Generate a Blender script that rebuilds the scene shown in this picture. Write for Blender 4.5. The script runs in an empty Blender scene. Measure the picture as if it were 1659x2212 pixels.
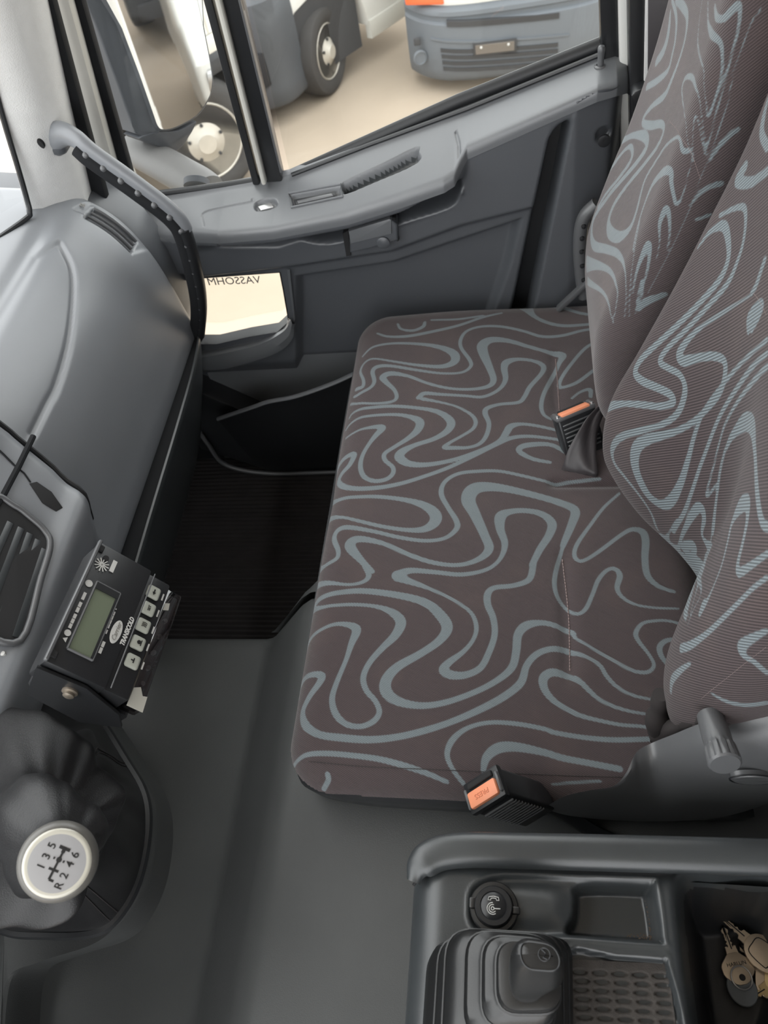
import bpy, bmesh, math, random
import numpy as np
from mathutils import Vector, Matrix
from math import pi, sin, cos, radians
random.seed(7); rng = np.random.default_rng(7)
SC = bpy.context.scene
COL = SC.collection

# ------------------------------------------------------------------ camera, sky, exposure
cam_d = bpy.data.cameras.new('camera'); cam = bpy.data.objects.new('camera', cam_d); COL.objects.link(cam)
cam_d.sensor_fit = 'VERTICAL'; cam_d.sensor_height = 36.0; cam_d.lens = 36.0*1700.0/2212.0
cam_d.clip_start = 0.02; cam_d.clip_end = 200
cam_d.dof.use_dof = True; cam_d.dof.focus_distance = 0.98; cam_d.dof.aperture_fstop = 9.0
cam.matrix_world = Matrix(((0.09359371, 0.80247937, -0.58929371, 0), (-0.98445143, -0.01377758, -0.17511587, 0),
                           (-0.14864591, 0.59652077, 0.78871247, 1.45), (0, 0, 0, 1)))
SC.camera = cam
world = bpy.data.worlds.new('overcast_sky'); SC.world = world; world.use_nodes = True
wn = world.node_tree.nodes; wl = world.node_tree.links; wn.clear()
w_out = wn.new('ShaderNodeOutputWorld'); w_bg = wn.new('ShaderNodeBackground'); wl.new(w_bg.outputs[0], w_out.inputs[0])
w_tc = wn.new('ShaderNodeTexCoord'); w_sep = wn.new('ShaderNodeSeparateXYZ'); wl.new(w_tc.outputs['Generated'], w_sep.inputs[0])
w_map = wn.new('ShaderNodeMapRange'); wl.new(w_sep.outputs['Z'], w_map.inputs['Value'])
w_map.inputs['From Min'].default_value = -0.05; w_map.inputs['From Max'].default_value = 1.0
w_mix = wn.new('ShaderNodeMix'); w_mix.data_type = 'RGBA'; wl.new(w_map.outputs[0], w_mix.inputs[0])
w_mix.inputs[6].default_value = (0.86, 0.88, 0.90, 1); w_mix.inputs[7].default_value = (1.0, 1.0, 1.0, 1)
wl.new(w_mix.outputs[2], w_bg.inputs[0]); w_bg.inputs[1].default_value = 3.6
vs = SC.view_settings
vs.view_transform = 'Standard'; vs.look = 'None'; vs.gamma = 1.0; vs.use_curve_mapping = False; vs.exposure = 0.0

# ------------------------------------------------------------------ materials
def mat(name, col, rough=0.5, metal=0.0, spec=0.5, bump=0.0, scale=300.0, vary=0.0, vscale=12.0, coat=0.0):
    m = bpy.data.materials.new(name); m.use_nodes = True
    nt = m.node_tree; b = nt.nodes['Principled BSDF']
    b.inputs['Base Color'].default_value = (*col, 1); b.inputs['Roughness'].default_value = rough
    b.inputs['Metallic'].default_value = metal; b.inputs['Specular IOR Level'].default_value = spec
    b.inputs['Coat Weight'].default_value = coat
    tc = nt.nodes.new('ShaderNodeTexCoord')
    n2 = nt.nodes.new('ShaderNodeTexNoise'); n2.inputs['Scale'].default_value = vscale; n2.inputs['Detail'].default_value = 5
    nt.links.new(tc.outputs['Object'], n2.inputs['Vector'])
    mx = nt.nodes.new('ShaderNodeMix'); mx.data_type = 'RGBA'
    mx.inputs[6].default_value = (*[c*(1-vary) for c in col], 1); mx.inputs[7].default_value = (*[min(1, c*(1+vary)) for c in col], 1)
    nt.links.new(n2.outputs['Fac'], mx.inputs[0]); nt.links.new(mx.outputs[2], b.inputs['Base Color'])
    if bump > 0:
        n1 = nt.nodes.new('ShaderNodeTexNoise'); n1.inputs['Scale'].default_value = scale; n1.inputs['Detail'].default_value = 2
        nt.links.new(tc.outputs['Object'], n1.inputs['Vector'])
        bp = nt.nodes.new('ShaderNodeBump'); bp.inputs['Strength'].default_value = bump; bp.inputs['Distance'].default_value = 0.0006
        nt.links.new(n1.outputs['Fac'], bp.inputs['Height']); nt.links.new(bp.outputs[0], b.inputs['Normal'])
    return m

def glass_mat(name, tint=(0.96, 0.98, 0.97), gloss=0.06):
    m = bpy.data.materials.new(name); m.use_nodes = True; nt = m.node_tree; nt.nodes.clear()
    o = nt.nodes.new('ShaderNodeOutputMaterial'); t = nt.nodes.new('ShaderNodeBsdfTransparent'); g = nt.nodes.new('ShaderNodeBsdfGlossy')
    t.inputs[0].default_value = (*tint, 1); g.inputs['Roughness'].default_value = 0.02
    mx = nt.nodes.new('ShaderNodeMixShader'); mx.inputs[0].default_value = gloss
    nt.links.new(t.outputs[0], mx.inputs[1]); nt.links.new(g.outputs[0], mx.inputs[2]); nt.links.new(mx.outputs[0], o.inputs[0])
    return m

def fabric_mat(name, base, line, pitch, ang, depth, sheen=0.3):
    # woven moquette: 'print' attribute holds the signed distance to the woven lines, UVMap the cloth in metres
    m = bpy.data.materials.new(name); m.use_nodes = True; nt = m.node_tree; N = nt.nodes; L = nt.links
    b = N['Principled BSDF']; b.inputs['Roughness'].default_value = 0.9; b.inputs['Specular IOR Level'].default_value = 0.25
    b.inputs['Sheen Weight'].default_value = sheen; b.inputs['Sheen Roughness'].default_value = 0.5
    at = N.new('ShaderNodeAttribute'); at.attribute_name = 'print'
    uv = N.new('ShaderNodeUVMap'); uv.uv_map = 'UVMap'
    sp = N.new('ShaderNodeSeparateXYZ'); L.new(uv.outputs[0], sp.inputs[0])
    def M(op, a, c=None):
        n = N.new('ShaderNodeMath'); n.operation = op
        for i, v in enumerate((a, c)):
            if v is None: continue
            if isinstance(v, (int, float)): n.inputs[i].default_value = v
            else: L.new(v, n.inputs[i])
        return n.outputs[0]
    ph = M('ADD', M('MULTIPLY', sp.outputs[0], cos(ang)*2*pi/pitch), M('MULTIPLY', sp.outputs[1], sin(ang)*2*pi/pitch))
    tw = M('ADD', M('MULTIPLY', M('SINE', ph), 0.5), 0.5)
    # ragged weave edge on the lines
    edge = M('MULTIPLY', M('SINE', ph), 0.00045)
    d = M('ADD', at.outputs['Fac'], edge)
    f = N.new('ShaderNodeMapRange'); L.new(d, f.inputs['Value']); f.inputs['From Min'].default_value = 0.0005; f.inputs['From Max'].default_value = -0.0005
    ns = N.new('ShaderNodeTexNoise'); ns.inputs['Scale'].default_value = 9; ns.inputs['Detail'].default_value = 6; L.new(uv.outputs[0], ns.inputs['Vector'])
    dirt = N.new('ShaderNodeMapRange'); L.new(ns.outputs['Fac'], dirt.inputs['Value']); dirt.inputs['From Min'].default_value = 0.52; dirt.inputs['From Max'].default_value = 0.8
    dirt.inputs['To Max'].default_value = 0.28
    dm = N.new('ShaderNodeMix'); dm.data_type = 'RGBA'; L.new(dirt.outputs[0], dm.inputs[0]); dm.inputs[6].default_value = (*base, 1)
    dm.inputs[7].default_value = (base[0]*2.0, base[1]*1.8, base[2]*1.5, 1)
    mx = N.new('ShaderNodeMix'); mx.data_type = 'RGBA'; L.new(f.outputs[0], mx.inputs[0]); L.new(dm.outputs[2], mx.inputs[6]); mx.inputs[7].default_value = (*line, 1)
    k = M('ADD', M('MULTIPLY', tw, depth), 1-depth*0.6)
    fine = N.new('ShaderNodeTexNoise'); fine.inputs['Scale'].default_value = 900; L.new(uv.outputs[0], fine.inputs['Vector'])
    k2 = M('MULTIPLY', k, M('ADD', M('MULTIPLY', fine.outputs['Fac'], 0.5), 0.75))
    vm = N.new('ShaderNodeVectorMath'); vm.operation = 'SCALE'; L.new(mx.outputs[2], vm.inputs[0]); L.new(k2, vm.inputs['Scale'])
    L.new(vm.outputs[0], b.inputs['Base Color'])
    bp = N.new('ShaderNodeBump'); bp.inputs['Strength'].default_value = 0.5; bp.inputs['Distance'].default_value = 0.0008
    L.new(tw, bp.inputs['Height']); L.new(bp.outputs[0], b.inputs['Normal'])
    return m

M_DASH = mat('dash_plastic', (0.215, 0.226, 0.243), 0.36, spec=0.8, bump=0.12, scale=900, vary=0.05)
M_DOOR = mat('door_plastic', (0.088, 0.094, 0.104), 0.36, spec=0.8, bump=0.12, scale=900, vary=0.04)
M_DOORLIT = mat('door_plastic_lit', (0.15, 0.157, 0.167), 0.36, spec=0.8, bump=0.12, scale=900, vary=0.04)  # lighter copy of the door plastic, window light put into the colour
M_BLACK = mat('black_plastic', (0.018, 0.019, 0.021), 0.42, bump=0.15, scale=800, vary=0.1)
M_GLOSSBLACK = mat('satin_black_plastic', (0.020, 0.021, 0.023), 0.28, vary=0.05)
M_CONSOLE = mat('console_plastic', (0.042, 0.047, 0.050), 0.34, spec=0.8, bump=0.15, scale=1100, vary=0.18, vscale=30)
M_COVER = mat('seat_cover_plastic', (0.105, 0.108, 0.113), 0.36, spec=0.8, bump=0.12, scale=900, vary=0.05)
M_VINYL = mat('floor_vinyl', (0.066, 0.069, 0.069), 0.45, spec=0.5, bump=0.4, scale=700, vary=0.18, vscale=7)
M_MAT = mat('mat_carpet', (0.018, 0.016, 0.016), 0.95, bump=0.9, scale=900, vary=0.5, vscale=20)
M_RUBBER = mat('rubber', (0.014, 0.0145, 0.015), 0.33, spec=0.7, bump=0.15, scale=900, vary=0.12)
M_LEATHER = mat('boot_leather', (0.016, 0.016, 0.017), 0.40, bump=0.5, scale=650, vary=0.1)
M_WEB = mat('seat_belt_webbing', (0.048, 0.043, 0.046), 0.42, vary=0.1)
M_ORANGE = mat('orange_plastic', (0.90, 0.33, 0.18), 0.45, vary=0.05)
M_ORANGE_D = mat('orange_press_mark', (0.62, 0.20, 0.10), 0.5)
M_CHROME = mat('grey_metal', (0.55, 0.55, 0.55), 0.3, metal=0.9)
M_KEY = mat('key_nickel', (0.50, 0.41, 0.31), 0.38, metal=0.75, vary=0.15, vscale=80)
M_BRASS = mat('key_brass', (0.55, 0.42, 0.22), 0.35, metal=0.75, vary=0.15, vscale=80)
M_HEADLINER = mat('headliner_fabric', (0.74, 0.74, 0.73), 0.95, bump=0.8, scale=500, vary=0.06, vscale=60)
M_WHITEPAINT = mat('white_paint', (0.80, 0.79, 0.74), 0.3, coat=0.3)
M_BODYWHITE = mat('body_white', (0.80, 0.80, 0.77), 0.32, coat=0.3, vary=0.03)
M_SILL = mat('door_body_paint', (0.66, 0.65, 0.60), 0.35, coat=0.2)
M_BUMPER = mat('bumper_grey', (0.145, 0.160, 0.178), 0.6, vary=0.08, vscale=3)
M_BUMPER_D = mat('bumper_dark', (0.05, 0.05, 0.052), 0.7)
M_TYRE = mat('tyre_rubber', (0.055, 0.052, 0.050), 0.85, vary=0.15, vscale=8)
M_RIM = mat('wheel_steel', (0.55, 0.52, 0.46), 0.45, metal=0.3, vary=0.2, vscale=9)
M_DARKCAR = mat('dark_paint', (0.04, 0.042, 0.045), 0.35, coat=0.3)
M_RED = mat('red_print', (0.75, 0.10, 0.09), 0.5)
M_PINKRED = mat('faded_red_print', (0.80, 0.25, 0.22), 0.5)
M_LAMPORANGE = mat('indicator_lens', (0.85, 0.16, 0.05), 0.3)
M_WHITEPRINT = mat('white_print', (0.62, 0.62, 0.60), 0.6)
M_GREYPRINT = mat('grey_print', (0.28, 0.27, 0.25), 0.6)
M_BLACKPRINT = mat('black_print', (0.012, 0.012, 0.012), 0.5)
M_BUTTON = mat('button_cream', (0.50, 0.52, 0.46), 0.4)
M_LCD = mat('lcd_green', (0.17, 0.20, 0.14), 0.3)
M_UNIT = mat('unit_plastic', (0.020, 0.021, 0.023), 0.38, bump=0.2, scale=900)
M_SMOKE = glass_mat('smoked_cover', (0.55, 0.52, 0.52), 0.16)
M_STICKER = mat('cream_sticker', (0.55, 0.54, 0.48), 0.5)
M_BOLT = mat('zinc_bolt', (0.36, 0.31, 0.25), 0.4, metal=0.7, vary=0.2, vscale=200)
M_KNOBRING = mat('knob_ring_grey', (0.14, 0.135, 0.125), 0.3, vary=0.2, vscale=60)
M_KNOBCAP = mat('knob_cap_silver', (0.40, 0.40, 0.41), 0.16, coat=0.9)
M_KNOBEDGE = mat('knob_edge_cream', (0.62, 0.60, 0.52), 0.2, coat=0.6)
M_DUST = mat('dusty_rubber', (0.062, 0.055, 0.050), 0.8, bump=0.8, scale=900, vary=0.35, vscale=120)
M_STITCH = mat('pale_thread', (0.26, 0.20, 0.19), 0.8)
M_SEAM = mat('dark_thread', (0.035, 0.030, 0.030), 0.8)
M_TRAYDUST = mat('tray_dust', (0.12, 0.085, 0.06), 0.9, vary=0.4, vscale=300)
M_GLASS = glass_mat('window_glass', (0.955, 0.965, 0.955), 0.035)
M_MIRROR = mat('mirror_silver', (0.90, 0.90, 0.90), 0.015, metal=1.0)
M_GROUND = mat('sandy_asphalt', (0.43, 0.355, 0.275), 0.9, vary=0.25, vscale=0.9, bump=0.3, scale=60)
M_REAR = mat('rear_wall_trim', (0.10, 0.10, 0.105), 0.7)
M_SEAL = mat('seal_rubber', (0.016, 0.017, 0.019), 0.75, spec=0.2)
M_HOUSING = mat('mirror_housing_grey', (0.075, 0.080, 0.092), 0.6)
M_ARM = mat('mirror_arm_grey', (0.165, 0.162, 0.160), 0.55)
M_BUMPER2 = mat('bumper_anthracite', (0.075, 0.080, 0.088), 0.6, vary=0.1, vscale=3)
M_DULL = mat('dark_void', (0.015, 0.015, 0.016), 0.8)
F_BASE = (0.072, 0.055, 0.057); F_LINE = (0.175, 0.205, 0.22)
M_CUSHION = fabric_mat('cushion_moquette', F_BASE, F_LINE, 0.0021, -0.53, 0.40)
M_BACKREST = fabric_mat('backrest_moquette', F_BASE, F_LINE, 0.0031, 0.607, 0.95, 0.15)
M_BACKFAR = fabric_mat('far_backrest_moquette', F_BASE, F_LINE, 0.0026, 0.607, 0.5, 0.35)

# ------------------------------------------------------------------ object helpers
WLOC = {}
def empty(name, loc):
    o = bpy.data.objects.new(name, None); COL.objects.link(o); o.location = loc; o.empty_display_size = 0.05
    WLOC[o.name] = Vector(loc); return o
def tag(o, label=None, cat=None, group=None, kind=None):
    if label: o['label'] = label
    if cat: o['category'] = cat
    if group: o['group'] = group
    if kind: o['kind'] = kind
    return o
def thing(name, label, cat, loc, group=None):
    return tag(empty(name, loc), label, cat, group)
def link(name, me, m, parent=None, label=None, kind=None):
    o = bpy.data.objects.new(name, me); COL.objects.link(o)
    n = len(me.vertices); co = np.empty(n*3); me.vertices.foreach_get('co', co); co = co.reshape(-1, 3)
    c = (co.max(0)+co.min(0))/2
    me.vertices.foreach_set('co', (co-c).ravel()); me.update()
    WLOC[o.name] = Vector(c)
    if parent is not None:
        o.parent = parent; o.location = Vector(c)-WLOC[parent.name]
    else: o.location = c
    if m is not None:
        for k in (m if isinstance(m, (list, tuple)) else [m]): me.materials.append(k)
    if label: o['label'] = label
    if kind: o['kind'] = kind
    return o
def mesh(V, F, smooth=True):
    me = bpy.data.meshes.new('m'); me.from_pydata([tuple(map(float, v)) for v in V], [], [tuple(int(i) for i in f) for f in F])
    if smooth: me.polygons.foreach_set('use_smooth', [True]*len(me.polygons))
    me.update(); return me
def quads(nu, nv, wrap_u=False, wrap_v=False):
    i = np.arange(nu if wrap_u else nu-1); j = np.arange(nv if wrap_v else nv-1)
    I, J = np.meshgrid(i, j, indexing='ij'); I2 = (I+1) % nu; J2 = (J+1) % nv
    return np.stack([I*nv+J, I2*nv+J, I2*nv+J2, I*nv+J2], -1).reshape(-1, 4)
def fast_mesh(V, Q, smooth=True):
    V = np.asarray(V, np.float32); Q = np.asarray(Q, np.int32)
    me = bpy.data.meshes.new('m'); me.vertices.add(len(V)); me.vertices.foreach_set('co', V.ravel())
    me.loops.add(Q.size); me.loops.foreach_set('vertex_index', Q.ravel())
    me.polygons.add(len(Q)); k = Q.shape[1]
    me.polygons.foreach_set('loop_start', np.arange(0, Q.size, k, dtype=np.int32))
    me.polygons.foreach_set('use_smooth', np.full(len(Q), smooth))
    me.update(calc_edges=True); me.validate(); return me
class MB:
    'collects shapes into one mesh'
    def __init__(s): s.V = []; s.F = []; s.n = 0
    def add(s, V, F):
        V = [tuple(v) for v in V]; s.V += V; s.F += [tuple(i+s.n for i in f) for f in F]; s.n += len(V); return s
    def build(s, name, m, parent=None, smooth=True, label=None, kind=None, auto=True):
        me = mesh(s.V, s.F, smooth)
        if smooth and auto: sharp(me)
        return link(name, me, m, parent, label, kind)
def sharp(me, ang=38):
    bm = bmesh.new(); bm.from_mesh(me); a = radians(ang)
    for e in bm.edges:
        if len(e.link_faces) == 2 and e.calc_face_angle(0) > a: e.smooth = False
    bm.to_mesh(me); bm.free()
def bm_out(bm):
    bmesh.ops.recalc_face_normals(bm, faces=bm.faces)
    bm.verts.ensure_lookup_table(); bm.verts.index_update()
    V = [v.co.copy() for v in bm.verts]; F = [[v.index for v in f.verts] for f in bm.faces]; bm.free(); return V, F
def rbox(size, r=0.0, seg=2, M=None, taper=1.0):
    bm = bmesh.new(); bmesh.ops.create_cube(bm, size=1.0)
    for v in bm.verts:
        t = taper if v.co.z > 0 else 1.0
        v.co = Vector((v.co.x*size[0]*t, v.co.y*size[1]*t, v.co.z*size[2]))
    if r > 0: bmesh.ops.bevel(bm, geom=bm.edges[:], offset=r, segments=seg, profile=0.5, affect='EDGES')
    if M is not None: bm.transform(M)
    return bm_out(bm)
def T(loc, rot=None, frame=None):
    if frame is not None:
        x, y, z = (Vector(v) for v in frame); R = Matrix((x, y, z)).transposed().to_4x4()
    elif rot is not None: R = Matrix.Rotation(rot[2], 4, 'Z') @ Matrix.Rotation(rot[1], 4, 'Y') @ Matrix.Rotation(rot[0], 4, 'X')
    else: R = Matrix.Identity(4)
    return Matrix.Translation(Vector(loc)) @ R
def catmull(pts, per=8, closed=False):
    P = [np.array(p, float) for p in pts]; n = len(P); out = []
    if closed: idx = [(P[(i-1) % n], P[i], P[(i+1) % n], P[(i+2) % n]) for i in range(n)]
    else:
        Q = [2*P[0]-P[1]]+P+[2*P[-1]-P[-2]]; idx = [tuple(Q[i:i+4]) for i in range(n-1)]
    for a, b, c, d in idx:
        for k in range(per):
            t = k/per
            out.append(.5*(2*b+(c-a)*t+(2*a-5*b+4*c-d)*t*t+(3*b-a-3*c+d)*t**3))
    if not closed: out.append(P[-1])
    return [tuple(p) for p in out]
def tube(path, r, n=10, flat=None, up=(0, 0, 1), closed=False, cap=True):
    P = [Vector(p) for p in path]; m = len(P); V = []; prev = None
    rr = r if isinstance(r, (list, tuple)) else [r]*m
    for i in range(m):
        if closed: t = P[(i+1) % m]-P[i-1]
        else: t = P[min(i+1, m-1)]-P[max(i-1, 0)]
        t.normalize()
        u = Vector(up) if prev is None else prev
        u = u-t*u.dot(t)
        if u.length < 1e-5: u = Vector((1, 0, 0)); u = u-t*u.dot(t)
        u.normalize(); prev = u; w = t.cross(u)
        a, b = (1, 1) if flat is None else flat
        for k in range(n):
            th = 2*pi*k/n; V.append(P[i]+u*(cos(th)*rr[i]*a)+w*(sin(th)*rr[i]*b))
    F = [tuple(q) for q in quads(m, n, wrap_u=closed, wrap_v=True)]
    F = [f[::-1] for f in F]
    if cap and not closed: F.append(tuple(range(n))); F.append(tuple(reversed(range((m-1)*n, m*n))))
    return V, F
def lathe(prof, n=32, M=None):
    V = []; 
    for r, z in prof:
        for k in range(n): V.append(Vector((r*cos(2*pi*k/n), r*sin(2*pi*k/n), z)))
    F = [tuple(q)[::-1] for q in quads(len(prof), n, wrap_v=True)]
    F.append(tuple(range(n))); F.append(tuple(range((len(prof)-1)*n, len(prof)*n)))
    if M is not None: V = [M @ v for v in V]
    bm = bmesh.new(); vs_ = [bm.verts.new(v) for v in V]
    for f in F:
        try: bm.faces.new([vs_[i] for i in f])
        except ValueError: pass
    bmesh.ops.remove_doubles(bm, verts=bm.verts, dist=1e-6)
    return bm_out(bm)
def prism(poly, depth, bevel=0.0, seg=2):
    'poly: 3D points of a planar outline; depth: extrusion vector; front rim (at poly) bevelled'
    bm = bmesh.new(); d = Vector(depth)
    a = [bm.verts.new(Vector(p)) for p in poly]; b = [bm.verts.new(Vector(p)+d) for p in poly]; n = len(a)
    f = bm.faces.new(a); bm.faces.new(list(reversed(b)))
    for i in range(n): bm.faces.new((a[(i+1) % n], a[i], b[i], b[(i+1) % n]))
    bmesh.ops.recalc_face_normals(bm, faces=bm.faces)
    if bevel > 0:
        bmesh.ops.bevel(bm, geom=[e for e in f.edges], offset=bevel, segments=seg, profile=0.5, affect='EDGES', clamp_overlap=True)
    return bm_out(bm)
def bar(p0, p1, w, d, wd, r=0.0):
    'box from p0 to p1, width w along direction wd, depth d across'
    p0, p1 = Vector(p0), Vector(p1); z = (p1-p0); L = z.length; z.normalize()
    x = Vector(wd); x = (x-z*x.dot(z)).normalized(); y = z.cross(x)
    return rbox((w, d, L), r, 2, T((p0+p1)/2, frame=(x, y, z)))
def text_vf(s, size, M, depth=0.0006, align='CENTER', mirror=False, shear=0.0, bold=0.0, sx=1.0):
    cu = bpy.data.curves.new('t', 'FONT'); cu.body = s; cu.size = size; cu.align_x = align; cu.align_y = 'CENTER'; cu.extrude = depth; cu.shear = shear
    cu.resolution_u = 3; cu.offset = bold
    o = bpy.data.objects.new('t', cu); COL.objects.link(o)
    me = bpy.data.meshes.new_from_object(o.evaluated_get(bpy.context.evaluated_depsgraph_get()))
    S = Matrix.Scale(-1, 4, (1, 0, 0)) if mirror else Matrix.Identity(4)
    V = [M @ S @ Vector((v.co.x*sx, v.co.y, v.co.z)) for v in me.vertices]; F = [tuple(p.vertices) for p in me.polygons]
    if mirror: F = [f[::-1] for f in F]
    bpy.data.objects.remove(o); bpy.data.curves.remove(cu); bpy.data.meshes.remove(me)
    return V, F

# ---- distance functions used for moulded relief
def ss(x, a, b):
    t = np.clip((x-a)/(b-a), 0, 1); return t*t*(3-2*t)
def sd_poly(P, poly):
    poly = np.asarray(poly, float); x, y = P[:, 0], P[:, 1]
    d = np.full(len(P), 1e9); s = np.ones(len(P)); n = len(poly)
    for i in range(n):
        a = poly[i]; b = poly[i-1]; e = b-a; wx, wy = x-a[0], y-a[1]
        t = np.clip((wx*e[0]+wy*e[1])/max(e @ e, 1e-12), 0, 1)
        d = np.minimum(d, (wx-e[0]*t)**2+(wy-e[1]*t)**2)
        c1 = y >= a[1]; c2 = y < b[1]; c3 = e[0]*wy > e[1]*wx
        s = np.where((c1 & c2 & c3) | (~c1 & ~c2 & ~c3), -s, s)
    return s*np.sqrt(d)
def sd_line(P, line):
    line = np.asarray(line, float); d = np.full(len(P), 1e9)
    for a, b in zip(line[:-1], line[1:]):
        e = b-a; w = P-a; t = np.clip((w @ e)/max(e @ e, 1e-12), 0, 1)
        d = np.minimum(d, ((w-np.outer(t, e))**2).sum(1))
    return np.sqrt(d)
def sd_rrect(P, c, h, r):
    q = np.abs(P-np.array(c))-(np.array(h)-r)
    return np.linalg.norm(np.maximum(q, 0), axis=1)+np.minimum(q.max(1), 0)-r
def grad_rrect(P, c, h, r):
    e = 1e-5
    gx = sd_rrect(P+[e, 0], c, h, r)-sd_rrect(P-[e, 0], c, h, r); gy = sd_rrect(P+[0, e], c, h, r)-sd_rrect(P-[0, e], c, h, r)
    g = np.stack([gx, gy], 1); return g/np.maximum(np.linalg.norm(g, axis=1), 1e-9)[:, None]
def plane_grid(x0, x1, y0, y1, step):
    nx = int(round((x1-x0)/step))+1; ny = int(round((y1-y0)/step))+1
    X, Y = np.meshgrid(np.linspace(x0, x1, nx), np.linspace(y0, y1, ny), indexing='ij')
    return np.stack([X.ravel(), Y.ravel()], 1), nx, ny
def sheet(P, c, h, rc, rb):
    'bend a flat sheet over a rounded rectangle: returns plan position and drop below the flat top'
    inn = rc-rb*0.0
    d = sd_rrect(P, c, h, rc); g = grad_rrect(P, c, h, rc)
    s = np.maximum(d+rb, 0)                     # arc length past the start of the bend
    th = np.minimum(s/rb, pi/2); rest = np.maximum(s-rb*pi/2, 0)
    out = rb*np.sin(th); drop = rb*(1-np.cos(th))+rest
    Q = P-g*(s-out)[:, None]
    return Q, drop, s

# ------------------------------------------------------------------ bench surfaces: cloth sheet (metres) -> world
def spline2(pts, per=40):
    P = np.array(pts, float); P = np.vstack([2*P[0]-P[1], P, 2*P[-1]-P[-2]]); out = []
    for i in range(len(P)-3):
        t = np.linspace(0, 1, per, endpoint=False)[:, None]; a, b, c, d = P[i:i+4]
        out.append(.5*((2*b)+(-a+c)*t+(2*a-5*b+4*c-d)*t*t+(-a+3*b-3*c+d)*t**3))
    out.append(P[-2][None]); C = np.vstack(out)
    return C, np.r_[0, np.cumsum(np.linalg.norm(np.diff(C, axis=0), axis=1))]
CU_C, CU_H = (0.778, 0.036), (0.476, 0.287)
def cushion_surface(P):
    Q, drop, s = sheet(P, CU_C, CU_H, 0.07, 0.045)
    x, y = Q[:, 0], Q[:, 1]
    z = 0.452-drop
    z = z+0.006*np.exp(-((y-0.12)/0.13)**2)-0.004*np.exp(-((x-0.78)/0.05)**2)
    # tucks where the cover is stitched down, and the dip at the belt slot
    for x0, x1, yt in ((0.955, 1.085, -0.062), (0.475, 0.655, -0.062)):
        on = ss(x, x0-.03, x0+.01)*(1-ss(x, x1-.01, x1+.03))
        z = z-on*(0.005*np.exp(-((y-yt-.006)/0.010)**2))+on*0.002*np.exp(-((y-yt+.02)/0.02)**2)
    z = z-0.010*np.exp(-((x-0.80)/0.008)**2)*(1-ss(y, -0.055, -0.03))
    return np.stack([x, y, z], 1)
PROF_FAR = [(-.235, .425), (-.165, .458), (-.124, .505), (-.110, .56), (-.105, .62), (-.108, .68), (-.130, .765), (-.156, .85), (-.179, .95), (-.195, 1.05), (-.215, 1.15), (-.235, 1.27)]
PROF_NEAR = [(-.235, .430), (-.170, .462), (-.121, .512), (-.106, .565), (-.111, .645), (-.140, .735), (-.169, .825), (-.194, .91), (-.218, 1.0), (-.235, 1.1), (-.255, 1.23)]
PINCH = spline2([(.28, .07), (.34, .058), (.42, .052), (.50, .084), (.56, .110), (.62, .088), (.69, .040), (.76, .010), (.82, 0), (.88, 0)], 24)[0]
def backrest_surface(P, prof, x0, x1, rb, pinch):
    C, S = spline2(prof); L = S[-1]
    Q, drop, s = sheet(P, ((x0+x1)/2, L/2), ((x1-x0)/2, L/2), rb+.012, rb)
    t = np.clip(Q[:, 1], 0, L)
    y = np.interp(t, S, C[:, 0]); z = np.interp(t, S, C[:, 1])
    e = 0.004
    ty = np.interp(np.clip(t+e, 0, L), S, C[:, 0])-np.interp(np.clip(t-e, 0, L), S, C[:, 0])
    tz = np.interp(np.clip(t+e, 0, L), S, C[:, 1])-np.interp(np.clip(t-e, 0, L), S, C[:, 1])
    n = np.hypot(ty, tz); ny, nz = tz/n, -ty/n      # outward normal (towards +Y)
    x = Q[:, 0]
    y = y-ny*drop; z = z-nz*drop
    if pinch:
        y = y-np.interp(x, PINCH[:, 0], PINCH[:, 1])*(1-ss(z, .60, 1.02))
    return np.stack([x, y, z], 1)
FAR_X, NEAR_X = (0.85, 1.18), (0.335, 0.815)
FAR_RB, NEAR_RB = 0.055, 0.05
def far_surface(P): return backrest_surface(P, PROF_FAR, FAR_X[0], FAR_X[1], FAR_RB, False)
def near_surface(P): return backrest_surface(P, PROF_NEAR, NEAR_X[0], NEAR_X[1], NEAR_RB, True)

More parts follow.
